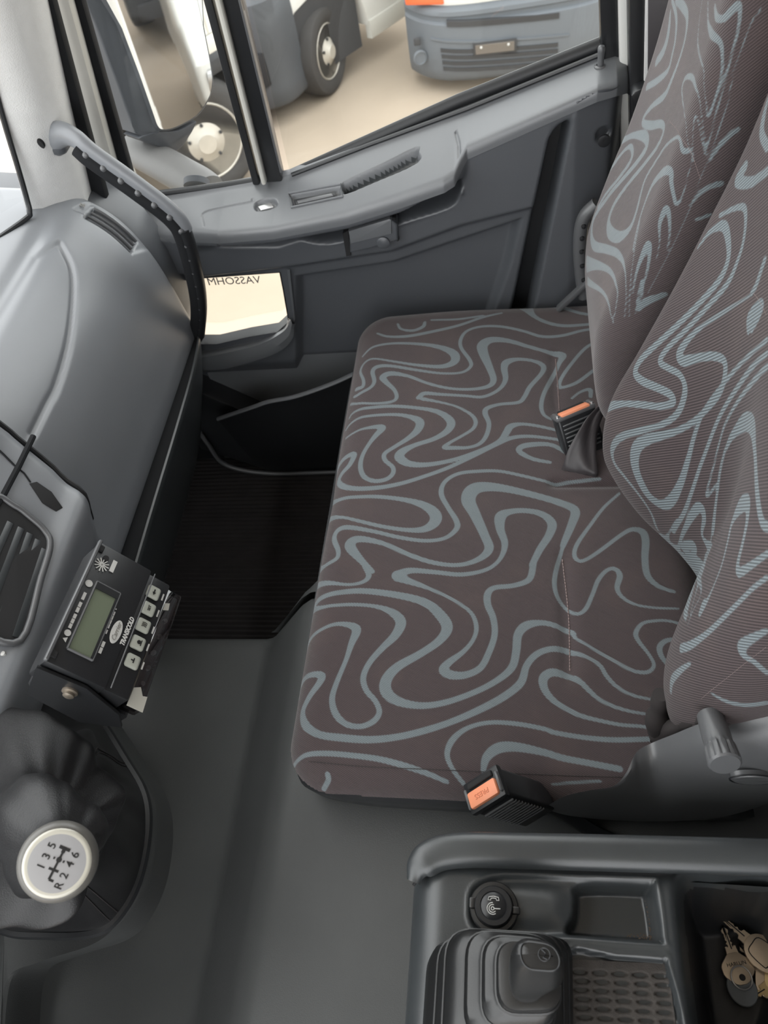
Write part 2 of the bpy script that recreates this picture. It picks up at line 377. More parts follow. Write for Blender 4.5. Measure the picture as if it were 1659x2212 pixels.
# woven line pattern of the moquette in cloth coordinates: (x, y, width) in 0.1 mm
CUSHION_LINES = [
  [(5794,3323,143),(5882,3169,106),(5922,2912,85),(5969,2427,97),(5886,1858,112),(5757,1438,130),(5560,1212,156),(5353,1096,161),(5148,1191,126),(4944,1438,114),(4731,1760,135),(4537,1898,160),(4361,1882,163),(4230,1717,129),(4171,1412,97),(4219,1093,86),(4364,730,81),(4549,415,87),(4760,195,104),(5011,132,111),(5267,105,121),(5415,-10,131),(5465,-214,87),(5425,-415,81),(5322,-637,74),(5230,-680,43),(5078,-893,47),(4945,-1104,50),(4813,-1310,53),(4756,-1447,53),(4760,-1589,56),(4862,-1670,49),(5024,-1615,46),(5209,-1507,59),(5335,-1482,67),(5483,-1588,52),(5529,-1794,44),(5520,-1958,42),(5473,-2088,40)],
  [(5598,3321,111),(5771,3337,137),(5720,2979,62),(5736,2541,59),(5700,2173,65),(5598,1916,116),(5439,1771,157),(5231,1829,135),(5028,1998,100),(4799,2161,88),(4576,2229,86),(4385,2168,79),(4226,2022,73),(4069,1951,77),(3939,2018,86),(3864,2187,76),(3894,2393,82),(4033,2553,94),(4244,2633,85),(4489,2601,76),(4827,2511,69),(5087,2462,96),(5309,2412,138),(5391,2527,98),(5410,2723,64),(5341,2947,58),(5242,3210,79),(5110,3325,88)],
  [(4353,3323,97),(4521,3320,129),(4617,3147,91),(4625,2952,92),(4585,2828,112),(4462,2865,102),(4285,2987,99),(4086,3071,102),(3884,2974,124),(3744,2756,102),(3702,2420,106),(3686,2042,100),(3732,1675,94),(3830,1316,94),(3968,960,89),(4149,603,99),(4344,292,105),(4551,73,107),(4796,-3,93),(4965,-129,94),(5055,-304,89),(5064,-503,90),(5022,-623,77),(4950,-794,54),(4836,-969,58),(4684,-1049,60),(4528,-1180,52),(4417,-1381,44),(4361,-1670,36)],
  [(6197,3322,100),(6202,3252,122),(6090,2728,55),(6111,2443,61),(6233,2328,86),(6434,2422,81),(6305,2278,73),(6539,2501,115),(6794,2692,176),(6919,2572,130),(6825,2172,82),(6609,1759,79),(6450,1363,77),(6404,983,71),(6506,687,93),(6696,528,138),(6943,595,141),(7368,759,179),(7646,868,227),(7851,813,240),(7925,614,191),(7880,243,142),(7721,-278,124),(7556,-657,136),(7429,-777,146),(7181,-715,125),(6806,-575,91),(6718,-551,56),(6376,-458,67),(6107,-419,69),(5882,-461,60),(5693,-589,50),(5610,-717,53),(5690,-835,62),(5939,-946,59),(6177,-1039,64),(6341,-1167,60),(6371,-1286,65),(6253,-1345,85),(6042,-1290,71),(5883,-1362,54),(5772,-1541,41),(5730,-1779,39),(5717,-2081,36)],
  [(6229,1887,182),(6310,1697,106),(6279,1332,78),(6238,919,74),(6331,559,64),(6519,364,65),(6793,291,100),(7074,363,132),(7321,357,177),(7419,216,119),(7445,-15,101),(7379,-269,117),(7197,-416,143),(6973,-371,123),(6710,-229,109),(6440,-113,96),(6430,-122,100),(6174,-60,92),(6065,166,80),(6023,430,81),(5924,530,103),(5740,532,102),(5518,451,94),(5255,428,87),(4969,507,90),(4743,616,94),(4632,813,104),(4626,1012,130),(4694,1116,132),(4806,1051,106),(4985,849,70),(5188,715,60),(5392,687,66),(5612,779,56),(5805,1037,52),(5984,1370,59),(6115,1682,108),(6202,1871,170)],
  [(7726,3316,112),(7844,3317,142),(7792,2996,74),(7787,2411,75),(7694,1902,93),(7556,1564,148),(7375,1386,188),(7205,1381,184),(7077,1530,129),(7066,1794,83),(7152,2205,72),(7289,2630,68),(7388,2929,62),(7483,3286,146),(7327,3315,122)],
  [(6517,3322,156),(6496,3134,84),(6557,2894,74),(6710,2873,80),(6964,2990,97),(7117,2949,95),(7156,2751,92),(7057,2330,72),(6928,1916,70),(6852,1516,69),(6894,1207,69),(7068,1034,87),(7233,1041,89),(7510,1186,79),(7791,1308,85),(8026,1265,72),(8187,1052,67),(8234,727,66),(8234,377,60),(8135,-23,59),(8025,-417,52),(8052,-680,43),(8076,-966,45),(8093,-1198,42)],
  [(8514,3325,131),(8614,3203,116),(8696,2985,100),(8693,2852,103),(8470,2919,98),(8325,3084,101),(8184,3113,113),(7989,2861,98),(7963,2429,87),(8025,2011,80),(8156,1601,73),(8326,1195,74),(8563,789,75),(8778,462,76),(8940,187,84),(8975,-88,71),(8934,-388,64),(8877,-630,63)],
  [(9401,3159,54),(9481,3031,52),(9573,2741,60),(9581,2287,70),(9515,1982,90),(9370,1764,151),(9167,1786,142),(8986,1941,100),(8812,2160,80),(8673,2316,79),(8526,2294,78),(8374,2152,76),(8236,2140,81),(8129,2245,81),(8106,2442,81),(8200,2623,88),(8407,2710,84),(8660,2700,73),(8919,2610,74),(9106,2511,103),(9264,2414,131),(9306,2502,104),(9279,2739,56),(9203,2951,46),(9166,3107,48)],
  [(9649,3105,49),(9726,3029,52),(9778,2733,72),(9787,2306,78),(9706,1847,77),(9578,1454,103),(9347,1224,148),(9135,1258,133),(8955,1478,99),(8825,1814,99),(8690,2020,157),(8564,2047,168),(8427,1871,127),(8392,1559,94),(8480,1118,81),(8688,654,82),(8870,380,103),(9068,270,123),(9201,201,124),(9253,19,72),(9203,-258,65),(9102,-557,58)],
  [(9954,1819,100),(10050,1720,93),(10001,1417,71),(9939,970,63),(9909,677,69),(10069,418,69),(10317,293,92),(10617,315,122),(10777,267,145),(10847,64,87),(10794,-203,79),(10663,-372,100),(10470,-343,85),(10140,-134,83),(9896,-36,82),(9761,71,75),(9721,386,68),(9632,600,88),(9506,635,94),(9270,566,79),(9003,604,78),(8817,712,71),(8735,904,64),(8733,1128,84),(8747,1302,84),(8848,1217,65),(9010,997,59),(9159,832,66),(9332,794,73),(9512,899,61),(9703,1167,48),(9823,1467,56),(9914,1741,85)],
  [(10021,3129,63),(9931,2945,56),(9881,2621,58),(9896,2316,64),(9992,2223,72),(10188,2280,73),(10411,2456,104),(10549,2526,135),(10628,2382,120),(10528,2060,74),(10300,1675,65),(10142,1274,64),(10101,887,70),(10164,594,91),(10322,502,113),(10624,571,130),(11025,693,178),(11253,709,203),(11385,551,166),(11347,244,113),(11180,-120,89),(11015,-476,91),(10913,-715,146),(10689,-642,91),(10282,-484,77),(9930,-359,75),(9650,-315,74),(9452,-361,59),(9356,-483,51)],
  [(10165,3058,65),(10161,2976,76),(10274,2756,67),(10441,2679,75),(10712,2739,83),(10838,2656,92),(10830,2400,76),(10671,1915,67),(10539,1444,58),(10535,1080,58),(10680,918,66),(10857,939,74),(11182,1103,68),(11414,1124,69),(11643,1025,62),(11761,776,62),(11755,400,69),(11622,-3,68),(11443,-367,75),(11446,-730,74),(11560,-1095,67),(11604,-1427,59)],
  [(11205,3004,46),(11405,2778,55),(11452,2391,63),(11366,1868,78),(11231,1480,114),(11056,1247,165),(10873,1202,163),(10756,1302,133),(10720,1515,96),(10806,1924,68),(10942,2346,54),(11061,2743,47),(10984,2936,51),(10789,2998,54),(10519,2897,64),(10343,2892,79),(10337,3021,98)],
  [(12009,2373,49),(11852,2294,56),(11774,2058,72),(11861,1868,80),(11989,1837,60)],
  [(11776,2757,49),(11665,2541,60),(11626,2145,79),(11701,1664,79),(11822,1189,71),(12033,718,59),(12144,371,52)],
  [(12038,1716,48),(12007,1196,56),(12082,719,47)],
  [(12333,-98,260),(12041,-226,101),(11831,-469,84),(11718,-771,83),(11720,-1134,75),(11743,-1436,67)],
  [(12361,-706,202),(12138,-942,92),(12019,-1181,76),(11971,-1421,68)],
  [(11307,-1422,55),(11081,-1129,65),(10683,-874,64),(10261,-650,75),(10102,-678,67),(10177,-908,69),(10470,-1209,69),(10621,-1376,70)],
  [(9812,-834,47),(9967,-982,51),(10033,-1149,74),(9856,-1150,67)],
  [(8623,-674,77),(8763,-492,78),(8802,-303,95),(8769,-31,110),(8685,73,94),(8578,-2,93),(8472,-188,76),(8411,-427,60)],
  [(7780,-1460,48),(7504,-1210,53),(7148,-980,56),(6812,-778,64),(6607,-723,63),(6495,-781,62),(6529,-902,58),(6736,-1155,62),(6962,-1412,63),(7069,-1581,78),(7028,-1727,109),(6858,-1760,111),(6563,-1721,100),(6277,-1722,93),(6114,-1819,75),(6034,-1942,62),(5989,-2058,53)],
  [(4615,-668,68),(4686,-509,100),(4714,-336,120),(4618,-223,123),(4440,-250,98),(4271,-402,78),(4129,-662,66),(4064,-919,54),(4018,-1174,50),(4005,-1429,46),(3972,-1662,42)],
  [(4642,-634,85),(4575,-720,75),(4462,-821,67),(4349,-938,55),(4256,-1124,51),(4192,-1361,43),(4156,-1665,36)],
  [(4886,-1832,57),(5007,-1774,69),(5130,-1773,77),(5225,-1870,66),(5249,-2043,54)],
  [(3169,795,58),(3342,935,57),(3524,1012,71),(3720,949,84),(3884,764,63),(3973,481,59),(3973,126,63),(3921,-225,62),(3882,-335,65),(3835,-674,65),(3815,-1032,69),(3834,-1389,68),(3859,-1649,63)],
  [(3339,553,63),(3513,509,113),(3641,359,142),(3665,127,123),(3612,-216,93),(3556,-421,88),(3519,-657,82),(3491,-844,82),(3448,-1121,80)],
  [(3347,3174,68),(3409,3051,59),(3470,2880,66),(3486,2592,75),(3470,2265,74),(3432,1892,77),(3352,1525,79),(3269,1238,69),(3181,1004,56)],
  [(3006,2648,76),(3145,2561,77),(3222,2572,74)],
  [(3223,-292,33),(3258,-529,42),(3294,-881,37)]]
FAR_LINES = [
  [(11043,6463,57),(10853,6292,138),(10844,6102,148),(11027,5880,117)],
  [(11116,6565,57),(10673,6552,78),(10425,6413,77),(10362,6252,78),(10350,6082,78),(10673,5814,98),(11097,5529,95)],
  [(10898,6647,79),(10481,6734,112),(10160,6753,90),(9982,6615,72),(9969,6385,67),(10043,6125,84),(10139,5882,100),(10514,5573,81),(10725,5335,76),(10677,5258,93),(10271,5437,113),(9860,5668,95),(9665,5692,75),(9680,5493,68),(9942,5101,72),(10251,4654,74),(10474,4176,98),(10427,3934,130),(10133,3939,181),(9663,4188,158),(9433,4473,109),(9475,4696,77),(9618,4897,71),(9661,5081,55),(9522,5387,45),(9352,5673,44),(9084,5916,42),(8951,5962,50),(8822,5906,69),(8726,5957,49)],
  [(9750,7079,26),(9570,6903,26),(9343,6779,39),(8955,6747,30),(8841,6628,22),(8716,6475,23),(8647,6371,33),(8630,6545,29),(8649,6793,35),(8718,6964,45),(8811,7054,66),(9020,7045,84),(9270,7056,43),(9533,7161,25)],
  [(9238,7225,36),(9044,7192,73),(8885,7238,72),(8819,7320,84),(8743,7423,61),(8681,7336,46),(8640,7199,36),(8617,7002,30),(8595,6813,27),(8576,6564,24),(8557,6307,21),(8536,6061,22),(8522,5992,22),(8612,6104,19),(8755,6279,20),(8812,6285,30),(8778,6158,21),(8684,5978,16),(8629,5889,16)],
  [(8625,5881,16),(8823,6041,18),(8976,6169,23),(9315,6224,35),(9502,6283,47),(9449,6414,56),(9166,6530,68),(8888,6503,33),(8739,6358,20),(8626,6190,19),(8542,6040,18)],
  [(11358,4636,98),(10950,4939,88),(10393,5227,144),(10133,5244,121),(10237,5001,99),(10550,4548,85),(10919,4002,86),(11216,3468,106),(11060,3275,124),(10651,3349,149),(10010,3746,129),(9433,4077,109),(8977,4200,48),(8731,3987,26),(8592,3668,20)],
  [(11353,4202,86),(11059,4657,62),(10816,4843,86),(10588,4801,93),(10766,4418,70),(11069,3963,68),(11235,3631,51)],
  [(10937,2808,269),(10009,3457,122),(9381,3813,78),(8937,3905,46),(8791,3715,28),(8725,3476,22)],
  [(10631,2717,136),(9586,3365,68),(9026,3605,50),(8800,3533,29),(8706,3476,22)],
  [(8973,4465,32),(9198,4684,45),(9306,4927,53),(9301,5206,75),(9100,5480,108),(8903,5607,100),(8814,5524,76),(8702,5421,56),(8628,5355,50),(8594,5438,28),(8610,5597,20),(8639,5785,16),(8656,5895,16)],
  [(8554,4618,17),(8623,4839,26),(8736,5046,60),(8727,5231,90),(8643,5171,56),(8551,4996,33),(8490,4799,21)],
  [(8639,4057,25),(8739,4386,50),(8765,4671,98),(8720,4715,70),(8611,4480,41),(8536,4129,24),(8488,3796,19)],
  [(8529,3712,20),(8727,4127,21),(8935,4493,27),(9194,4736,38)],
  [(8527,3941,19),(8576,4158,33),(8585,4283,51),(8497,4070,28)],
  [(8459,5959,25),(8416,6137,48),(8344,6279,59),(8298,6331,57)],
  [(8471,5411,23),(8410,5602,47),(8320,5710,64),(8250,5745,74)],
  [(8335,5280,39),(8217,5373,47)],
  [(12867,1485,71),(12800,1601,128)],
  [(8478,3888,71),(8410,4064,105),(8258,4241,82)],
  [(8503,7468,10),(8549,7306,11),(8536,7078,11),(8528,6835,12),(8491,6592,12),(8483,6314,12),(8468,6030,12),(8475,5759,13),(8459,5480,13),(8459,5043,12),(8459,4575,13),(8458,4178,14)]]
NEAR_LINES = [
  [(7692,7020,57),(7619,6886,94),(7498,6791,99),(7248,6799,96)],
  [(7551,6429,128),(7566,6278,134),(7250,6451,112),(7022,6699,94)],
  [(7579,5875,53),(7367,6090,62),(7155,6242,75),(6977,6198,62),(6838,6071,59),(6782,5917,64),(6773,5643,76),(6954,5196,73),(7148,4702,74),(7302,4282,81),(7319,4049,93),(7140,4108,90),(6919,4211,92),(6773,4163,88),(6715,3969,82),(6724,3727,77),(6837,3420,79),(7082,3020,87),(7327,2618,110),(7421,2272,105),(7325,2098,86),(7070,2111,70),(6796,2085,56),(6574,1924,43),(6498,1634,49)],
  [(7710,5395,46),(7612,5652,68),(7402,5875,117),(7165,5880,113),(6973,5777,92),(6957,5543,93),(7133,5096,85),(7349,4578,87),(7543,4091,91),(7666,3724,105),(7621,3560,111),(7420,3607,117),(7138,3769,112),(6906,3882,115),(6840,3811,95),(6982,3603,93),(7244,3358,98),(7528,3077,90),(7828,2714,154)],
  [(6253,5912,30),(6578,5462,45),(6874,5010,57),(7026,4684,84),(7074,4411,126),(6964,4388,140),(6782,4599,105),(6548,4846,104),(6343,4965,108),(6265,4821,84),(6271,4562,73),(6387,4173,69),(6509,3811,71),(6678,3442,89),(6915,3038,141),(6993,2790,169),(6947,2540,171),(6808,2358,154),(6626,2228,144),(6438,2288,139),(6346,2549,119),(6324,2919,88),(6365,3297,66),(6418,3705,53),(6408,4150,49),(6275,4661,52),(6018,5251,55),(5622,5918,51)],
  [(6284,6283,70),(6236,6042,73),(6260,5927,64)],
  [(6061,5627,79),(6116,5745,129),(5999,5993,135),(5968,5892,100),(6006,5696,78)],
  [(5516,5852,53),(5779,5414,69),(6017,4848,61),(6155,4366,54),(6202,3921,52),(6200,3435,50),(6150,2905,52),(6153,2452,61),(6236,1970,70),(6196,2256,63),(6319,1766,41),(6389,1441,323)],
  [(5412,5792,69),(5630,5407,68),(5864,4933,53),(6011,4496,39),(6063,4109,32),(6031,3551,31),(5956,3095,36),(5883,3443,36),(5791,3155,35),(5681,2884,41),(5531,2663,58),(5421,2398,162),(4527,3398,40),(4333,3260,29),(4219,3131,21)],
  [(4185,3479,83),(4230,3575,129),(4223,3674,66),(4283,3880,38),(4398,4115,52),(4582,4233,82),(4748,4306,130),(4747,4567,204),(4577,4870,165),(4405,4871,96),(4256,4729,68),(4132,4547,78),(4037,4543,103),(3955,4785,82),(3853,5150,64)],
  [(4303,3192,23),(4656,3172,47),(5152,2927,287),(5742,2502,65),(5859,2777,86),(5968,2871,123),(6030,2643,109),(6067,2251,67),(6115,1801,60),(6151,1563,251),(4907,2363,163)],
  [(4321,3062,30),(4747,2804,241),(5953,1879,132),(5897,2170,124),(5822,2108,89),(5927,1467,199),(5028,2403,66),(4344,3115,24)],
  [(5943,3962,38),(5872,4329,87),(5641,4789,199),(5284,5109,205),(4953,5162,105),(4569,5159,102),(4173,5181,99),(4041,5260,101)],
  [(5943,3962,38),(5918,3600,43),(5774,3140,51),(5596,2845,69)],
  [(3713,5003,47),(3771,4716,48),(3811,4393,53),(3861,3975,62),(3918,3506,72),(3976,3162,101),(4058,2926,106)],
  [(3840,2307,74),(3903,2457,105),(3861,2795,79),(3815,3069,42)],
  [(3470,4489,44),(3527,4222,80),(3549,4037,96),(3497,3935,89),(3399,3958,82),(3262,3910,75)],
  [(3467,3068,39),(3316,3126,68),(3173,3241,76),(3054,3391,81)]]

# ------------------------------------------------------------------ setting: ground, cab shell, floor
def struct(name, mb, m, parent=None, label=None, smooth=True):
    return mb.build(name, m, parent, smooth, label, 'structure' if parent is None else None)
GZ = -1.55
V, F = rbox((60, 60, 0.1)); mb = MB().add([(v[0]+12, v[1], v[2]+GZ-0.05) for v in V], F)
struct('ground', mb, M_GROUND, label='bare sandy yard ground seen through the side windows', smooth=False)

# ceiling, rear wall, driver's side: they keep the daylight to the real window openings
mb = MB(); mb.add(*rbox((2.36, 1.36, 0.04), 0.01, 2, T((0.22, 0.02, 1.80)))); struct('ceiling', mb, M_HEADLINER, label='light grey headliner over the cab')
mb = MB(); mb.add(*rbox((2.36, 0.04, 2.05), 0.01, 2, T((0.22, -0.68, 0.80)))); struct('wall_rear', mb, M_REAR, label='rear wall of the cab behind the seats')
mb = MB(); mb.add(*rbox((0.04, 1.36, 0.62), 0.01, 2, T((-0.98, 0.02, 0.02)))); mb.add(*rbox((0.04, 0.16, 1.5), 0.01, 2, T((-0.98, -0.60, 1.05)))); mb.add(*rbox((0.04, 0.05, 1.5), 0.01, 2, T((-0.98, 0.68, 1.05))))
mb.add(*rbox((0.04, 1.36, 0.06), 0.01, 2, T((-0.98, 0.02, 1.77))))
struct('wall_left', mb, M_HEADLINER, label="driver's side of the cab with its open doorway")
# windscreen, slightly curved, and the outer nose below it
V = []; nu = 25
for i in range(nu):
    t = i/(nu-1)*2-1; x = 0.12+1.06*t
    for z, y in ((0.79, 1.02-0.20*abs(t)**3.2), (1.80, 0.86-0.20*abs(t)**3.2)): V.append((x, y, z))
mb = MB().add(V, [tuple(q) for q in quads(nu, 2)]); w_ = mb.build('window_4', M_GLASS, None, True, 'curved windscreen in front of the dashboard', 'structure')
mb = MB(); mb.add(*rbox((0.12, 0.24, 0.72), 0.01, 2, T((1.36, 0.90, 0.26)))); mb.add(*rbox((0.24, 0.10, 0.50), 0.01, 2, T((1.28, 0.93, 0.14)))); struct('wall_right', mb, M_BLACK, label='dark footwell side panel in front of the passenger door')
mb = MB(); mb.add(*rbox((2.3, 0.05, 1.3), 0.01, 2, T((0.15, 1.02, 0.12)))); struct('wall_front', mb, M_DOOR, label='front wall of the cab below the windscreen')

# floor: engine hump (crease along the cab), step down to the passenger footwell
sec = catmull([(0.46, 0.203), (0.80, 0.195), (1.0, 0.19)], 6)
mb = MB()
prof = [(1.02, 0.19), (0.8, 0.19), (0.60, 0.192), (0.475, 0.196), (0.463, 0.201), (0.452, 0.212), (0.375, 0.325), (0.355, 0.345), (0.33, 0.352), (0.0, 0.352), (-0.66, 0.352)]
xs = [-0.95, -0.5, 0.0, 0.2, 0.4, 0.55, 0.625, 0.645, 0.655, 0.66]
dz = [0, 0, 0, 0, 0, 0, 0, -0.004, -0.014, -0.03]
V = [(x, y, z+d-(0.0)) for x, d in zip(xs, dz) for y, z in prof]
for y, z in prof: V.append((0.664, y, -0.06))
mb.add(V, [tuple(q)[::-1] for q in quads(len(xs)+1, len(prof))])
fl = struct('floor', mb, M_VINYL, label='dark grey vinyl floor over the engine hump')
mb = MB(); mb.add(*rbox((0.72, 1.72, 0.05), 0.004, 1, T((0.99, 0.16, -0.085)))); mb.build('footwell_floor', M_BLACK, fl)
# rounded end of the vinyl hump where it carries the bench, beside the footwell
V = []; lvl = [(0.463, 0.201), (0.452, 0.212), (0.415, 0.266), (0.375, 0.325), (0.355, 0.345), (0.33, 0.352)]
for k in range(10):
    a = pi/2*k/9
    for i, (y, z) in enumerate(lvl):
        w = (z-0.201)/0.151
        V.append((0.655+0.045*w*sin(a)+.004, 0.30+(y-.30)*cos(a)+.0, z if k < 9 else z))
mb = MB().add(V, [tuple(q)[::-1] for q in quads(10, 6)]); mb.build('bench_plinth', M_VINYL, fl)
# ribbed carpet mat in the footwell
mb = MB(); n = 0; Vs = []
nx = 300; xsr = np.linspace(0.672, 1.30, nx); ys = np.linspace(0.18, 0.98, 12)
for i, x in enumerate(xsr):
    for y in ys: Vs.append((x, y, -0.048+(0.006*(0.5+0.5*sin(2*pi*x/0.0125)))+0.004*sin(7*y)*sin(9*x)))
Q = quads(nx, 12); fm = link('floor_mat', fast_mesh(Vs, Q), M_MAT)
tag(fm, 'ribbed dark carpet mat lying in the passenger footwell', 'mat')

# ------------------------------------------------------------------ pillars, seals, body edges
def strip(name, pts, w, d, m, parent=None, wd=(0, 1, 0), label=None, r=0.004):
    mb = MB()
    for a, b in zip(pts[:-1], pts[1:]): mb.add(*bar(a, b, w, d, wd, r))
    return mb.build(name, m, parent, True, label, None if parent is not None else 'structure')
# A-pillar: fabric trim between windscreen and door seal
A0, A1 = Vector((1.12, 0.8169, 0.7828)), Vector((1.22, 0.7673, 0.7677))
low = [(1.13, 0.8211, 0.7854), (1.16, 0.7724, 0.801), (1.2, 0.7415, 0.7968)]
mid = [(1.13, 0.7662, 0.9661), (1.15, 0.7134, 0.9506), (1.2, 0.7146, 0.9088)]
top = [(1.13, 0.7259, 1.1068), (1.15, 0.6844, 1.0944), (1.2, 0.6717, 1.0741)]
def up(a, b, k): return tuple(np.array(b)+(np.array(b)-np.array(a))*k)
rows = [up(mid[i], low[i], 0.35) for i in range(3)], low, mid, top, [up(mid[i], top[i], 3.2) for i in range(3)]
V = []
for r_ in rows:
    a, b, c_ = (np.array(q) for q in r_)
    pts = [a+np.array([.06, .004, 0]), a, a+(b-a)*.5+np.array([-.004, -.004, 0]), b, b+(c_-b)*.5+np.array([.002, -.004, 0]), c_, c_+np.array([.05, .004, 0])]
    V += [tuple(p) for p in pts]
mb = MB().add(V, [tuple(q)[::-1] for q in quads(len(rows), 7)])
ap = struct('trim_1', mb, M_HEADLINER, label='pale fabric-covered windscreen pillar trim with a screw hole')
Mh = T((1.15, 0.7426, 0.8982), frame=((0, 1, 0), (0, 0, 1), (-1, 0, 0)))
mb = MB().add(*lathe([(0.0001, 0.004), (0.0035, 0.0042), (0.0052, 0.004), (0.0056, 0.001), (0.0056, -0.004)], 20, Mh @ T((0, 0, 0), (0.3, 0, 0)) @ Matrix.Diagonal((0.8, 1.6, 1, 1))))
mb.build('screw_hole', M_DULL, ap)
def line3(p0, p1, X, k0=0.0, k1=2.6):
    a, b = np.array(p0), np.array(p1); return [tuple(a-(b-a)*k0), tuple(b+(b-a)*k1)]
strip('trim_2', line3((1.25, 0.7537, 0.7388), (1.25, 0.6925, 1.0576), 1.25, 0.3), 0.040, 0.02, M_SEAL, label='black rubber door seal beside the fabric pillar')
strip('trim_3', line3((1.315, 0.758, 0.6986), (1.315, 0.7016, 1.0341), 1.3, 0.4), 0.046, 0.03, M_SILL, label='white painted door frame edge at the windscreen pillar', r=0.012)
strip('trim_11', line3((1.33, 0.7278, 0.6865), (1.33, 0.6795, 1.0259), 1.3, 0.1), 0.022, 0.02, M_SEAL, label='black rubber edge of the quarter window at the pillar')
dv = tag(empty('trim_4', (1.335, 0.42, 0.9)), 'upright bar dividing the fixed quarter window from the sliding window', kind='structure')
strip('black_bar', line3((1.345, 0.4485, 0.6942), (1.345, 0.437, 0.9923), 1.3, 0.0), 0.034, 0.03, M_GLOSSBLACK, dv)
strip('white_strip', line3((1.325, 0.4633, 0.6983), (1.325, 0.4522, 1.0016), 1.3, 0.0), 0.009, 0.02, M_SILL, dv, label='white painted inner edge of the bar')
strip('rubber_lip', line3((1.34, 0.4827, 0.6911), (1.34, 0.4727, 0.9983), 1.3, 0.0), 0.014, 0.02, M_BLACK, dv)
strip('guide_channel', line3((1.335, 0.4295, 0.712), (1.335, 0.4221, 0.9944), 1.3, 0.0), 0.004, 0.012, M_COVER, dv, r=0.001)
# B-pillar side
strip('trim_5', line3((1.345, -0.1492, 0.7957), (1.345, -0.1366, 0.9263), 1.3, 0.1, 4), 0.030, 0.03, M_GLOSSBLACK, label='black rear frame post of the sliding window')
strip('trim_6', line3((1.345, -0.1827, 0.682), (1.345, -0.1576, 0.9239), 1.3, 0.4, 3), 0.019, 0.05, M_BODYWHITE, label='white painted rear edge of the door')
strip('trim_7', line3((1.3, -0.2025, 0.6288), (1.3, -0.1692, 0.9395), 1.3, 0.6, 3), 0.022, 0.05, M_BLACK, label='black rubber seal of the door opening')
strip('trim_8', line3((1.285, -0.2003, 0.7901), (1.285, -0.1866, 0.9432), 1.3, 0.0, 3), 0.014, 0.03, M_HEADLINER, label='pale speckled pillar strip behind the door')
strip('trim_9', [(1.30, -0.27, -0.1), (1.30, -0.285, 1.9)], 0.12, 0.08, M_BLACK, label='dark centre pillar behind the passenger door')
sb = MB(); sb.add(*bar((1.24, -0.2229, 0.7594), (1.24, -0.1971, 1.0035), 0.048, 0.003, (0.4, 1, 0), 0.001)); 
sbt = sb.build('seat_belt', M_WEB); tag(sbt, 'dark seat belt strap hanging down the pillar behind the far backrest', 'seat belt')
gd = MB(); gd.add(*prism([(1.25, -0.1699, 0.8262), (1.25, -0.1747, 0.8326), (1.25, -0.1877, 0.8367), (1.25, -0.1904, 0.8364), (1.25, -0.1812, 0.8081), (1.25, -0.1763, 0.8086)], (0.03, 0, 0), 0.003))
o = gd.build('belt_guide', M_GLOSSBLACK); tag(o, 'small black belt guide bracket on the pillar beside the far backrest', 'belt guide')

# ------------------------------------------------------------------ passenger door: moulded relief over the (Y, Z) plane
DX0 = 1.30
door = tag(empty('door_1', (1.30, 0.25, 0.3)), 'dark grey passenger door with armrest, pull handle, map pocket and low window', kind='structure')
SILL = np.array([(.80,.676),(.69,.678),(.55,.686),(.45,.694),(.418,.698),(.258,.742),(.087,.785),(-.125,.848),(-.15,.853),(-.168,.846),(-.178,.825)])[::-1]
EDGE = np.array([(.80,1.272,.640),(.70,1.270,.645),(.62,1.258,.652),(.575,1.240,.659),(.545,1.227,.664),(.44,1.225,.666),(.299,1.225,.683),(.204,1.225,.706),(.125,1.226,.728),(.107,1.232,.735),(.094,1.252,.752),(.085,1.262,.763),(-.039,1.262,.808),(-.12,1.264,.836),(-.15,1.272,.838),(-.168,1.290,.832),(-.178,1.31,.815)])[::-1]
def edge_at(Y): return np.interp(Y, EDGE[:, 0], EDGE[:, 1]), np.interp(Y, EDGE[:, 0], EDGE[:, 2])
P, ny, nz = plane_grid(-0.178, 0.78, -0.10, 0.842, 0.0030)
Yd, Zd = P[:, 0], P[:, 1]
xe, ze = edge_at(Yd)
below = ze-Zd                                           # depth under the edge of the ledge
dd = np.full(len(P), 0.022)
upper = [(0.5954, 0.6243), (0.4514, 0.612), (0.2216, 0.6685), (0.1056, 0.7274), (0.083, 0.7737), (-0.0685, 0.8113), (-0.052, 0.7366), (-0.0299, 0.6366), (0.1019, 0.6112), (0.2357, 0.5684), (0.4303, 0.55), (0.6148, 0.5407), (0.7257, 0.5607), (0.6882, 0.6525)]
dd += 0.016*(1-ss(sd_poly(P, upper), -0.012, 0.004))
inset = [(0.4397, 0.525), (0.241, 0.5432), (0.1045, 0.5835), (-0.0042, 0.615), (0.0167, 0.5206), (0.043, 0.4359), (0.0618, 0.3789), (0.1385, 0.0944), (0.5403, 0.1147)]
dd -= 0.022*(1-ss(sd_poly(P, inset), -0.016, 0.002))
rim = np.abs(sd_poly(P, inset)); 
groove = [(-0.0477, 0.7625), (-0.0839, 0.8215), (-0.081, 0.7851), (-0.0167, 0.3732), (0.0262, 0.3763)]
dd -= 0.060*(1-ss(sd_poly(P, groove), -0.012, 0.003))
rear = [(-0.0866, 0.8379), (-0.1256, 0.8544), (-0.1931, 0.8539), (-0.2505, 0.3378), (-0.0033, 0.3549), (-0.0575, 0.652)]
dd += 0.016*(1-ss(sd_poly(P, rear), -0.006, 0.006))
# the armrest rail stands proud just under the ledge, its underside falls back
dd = dd+(np.maximum(1.30-xe, dd)-dd)*(1-ss(below, 0.026, 0.050))
dd -= 0.007*np.clip(1-below/0.007, 0, 1)**2
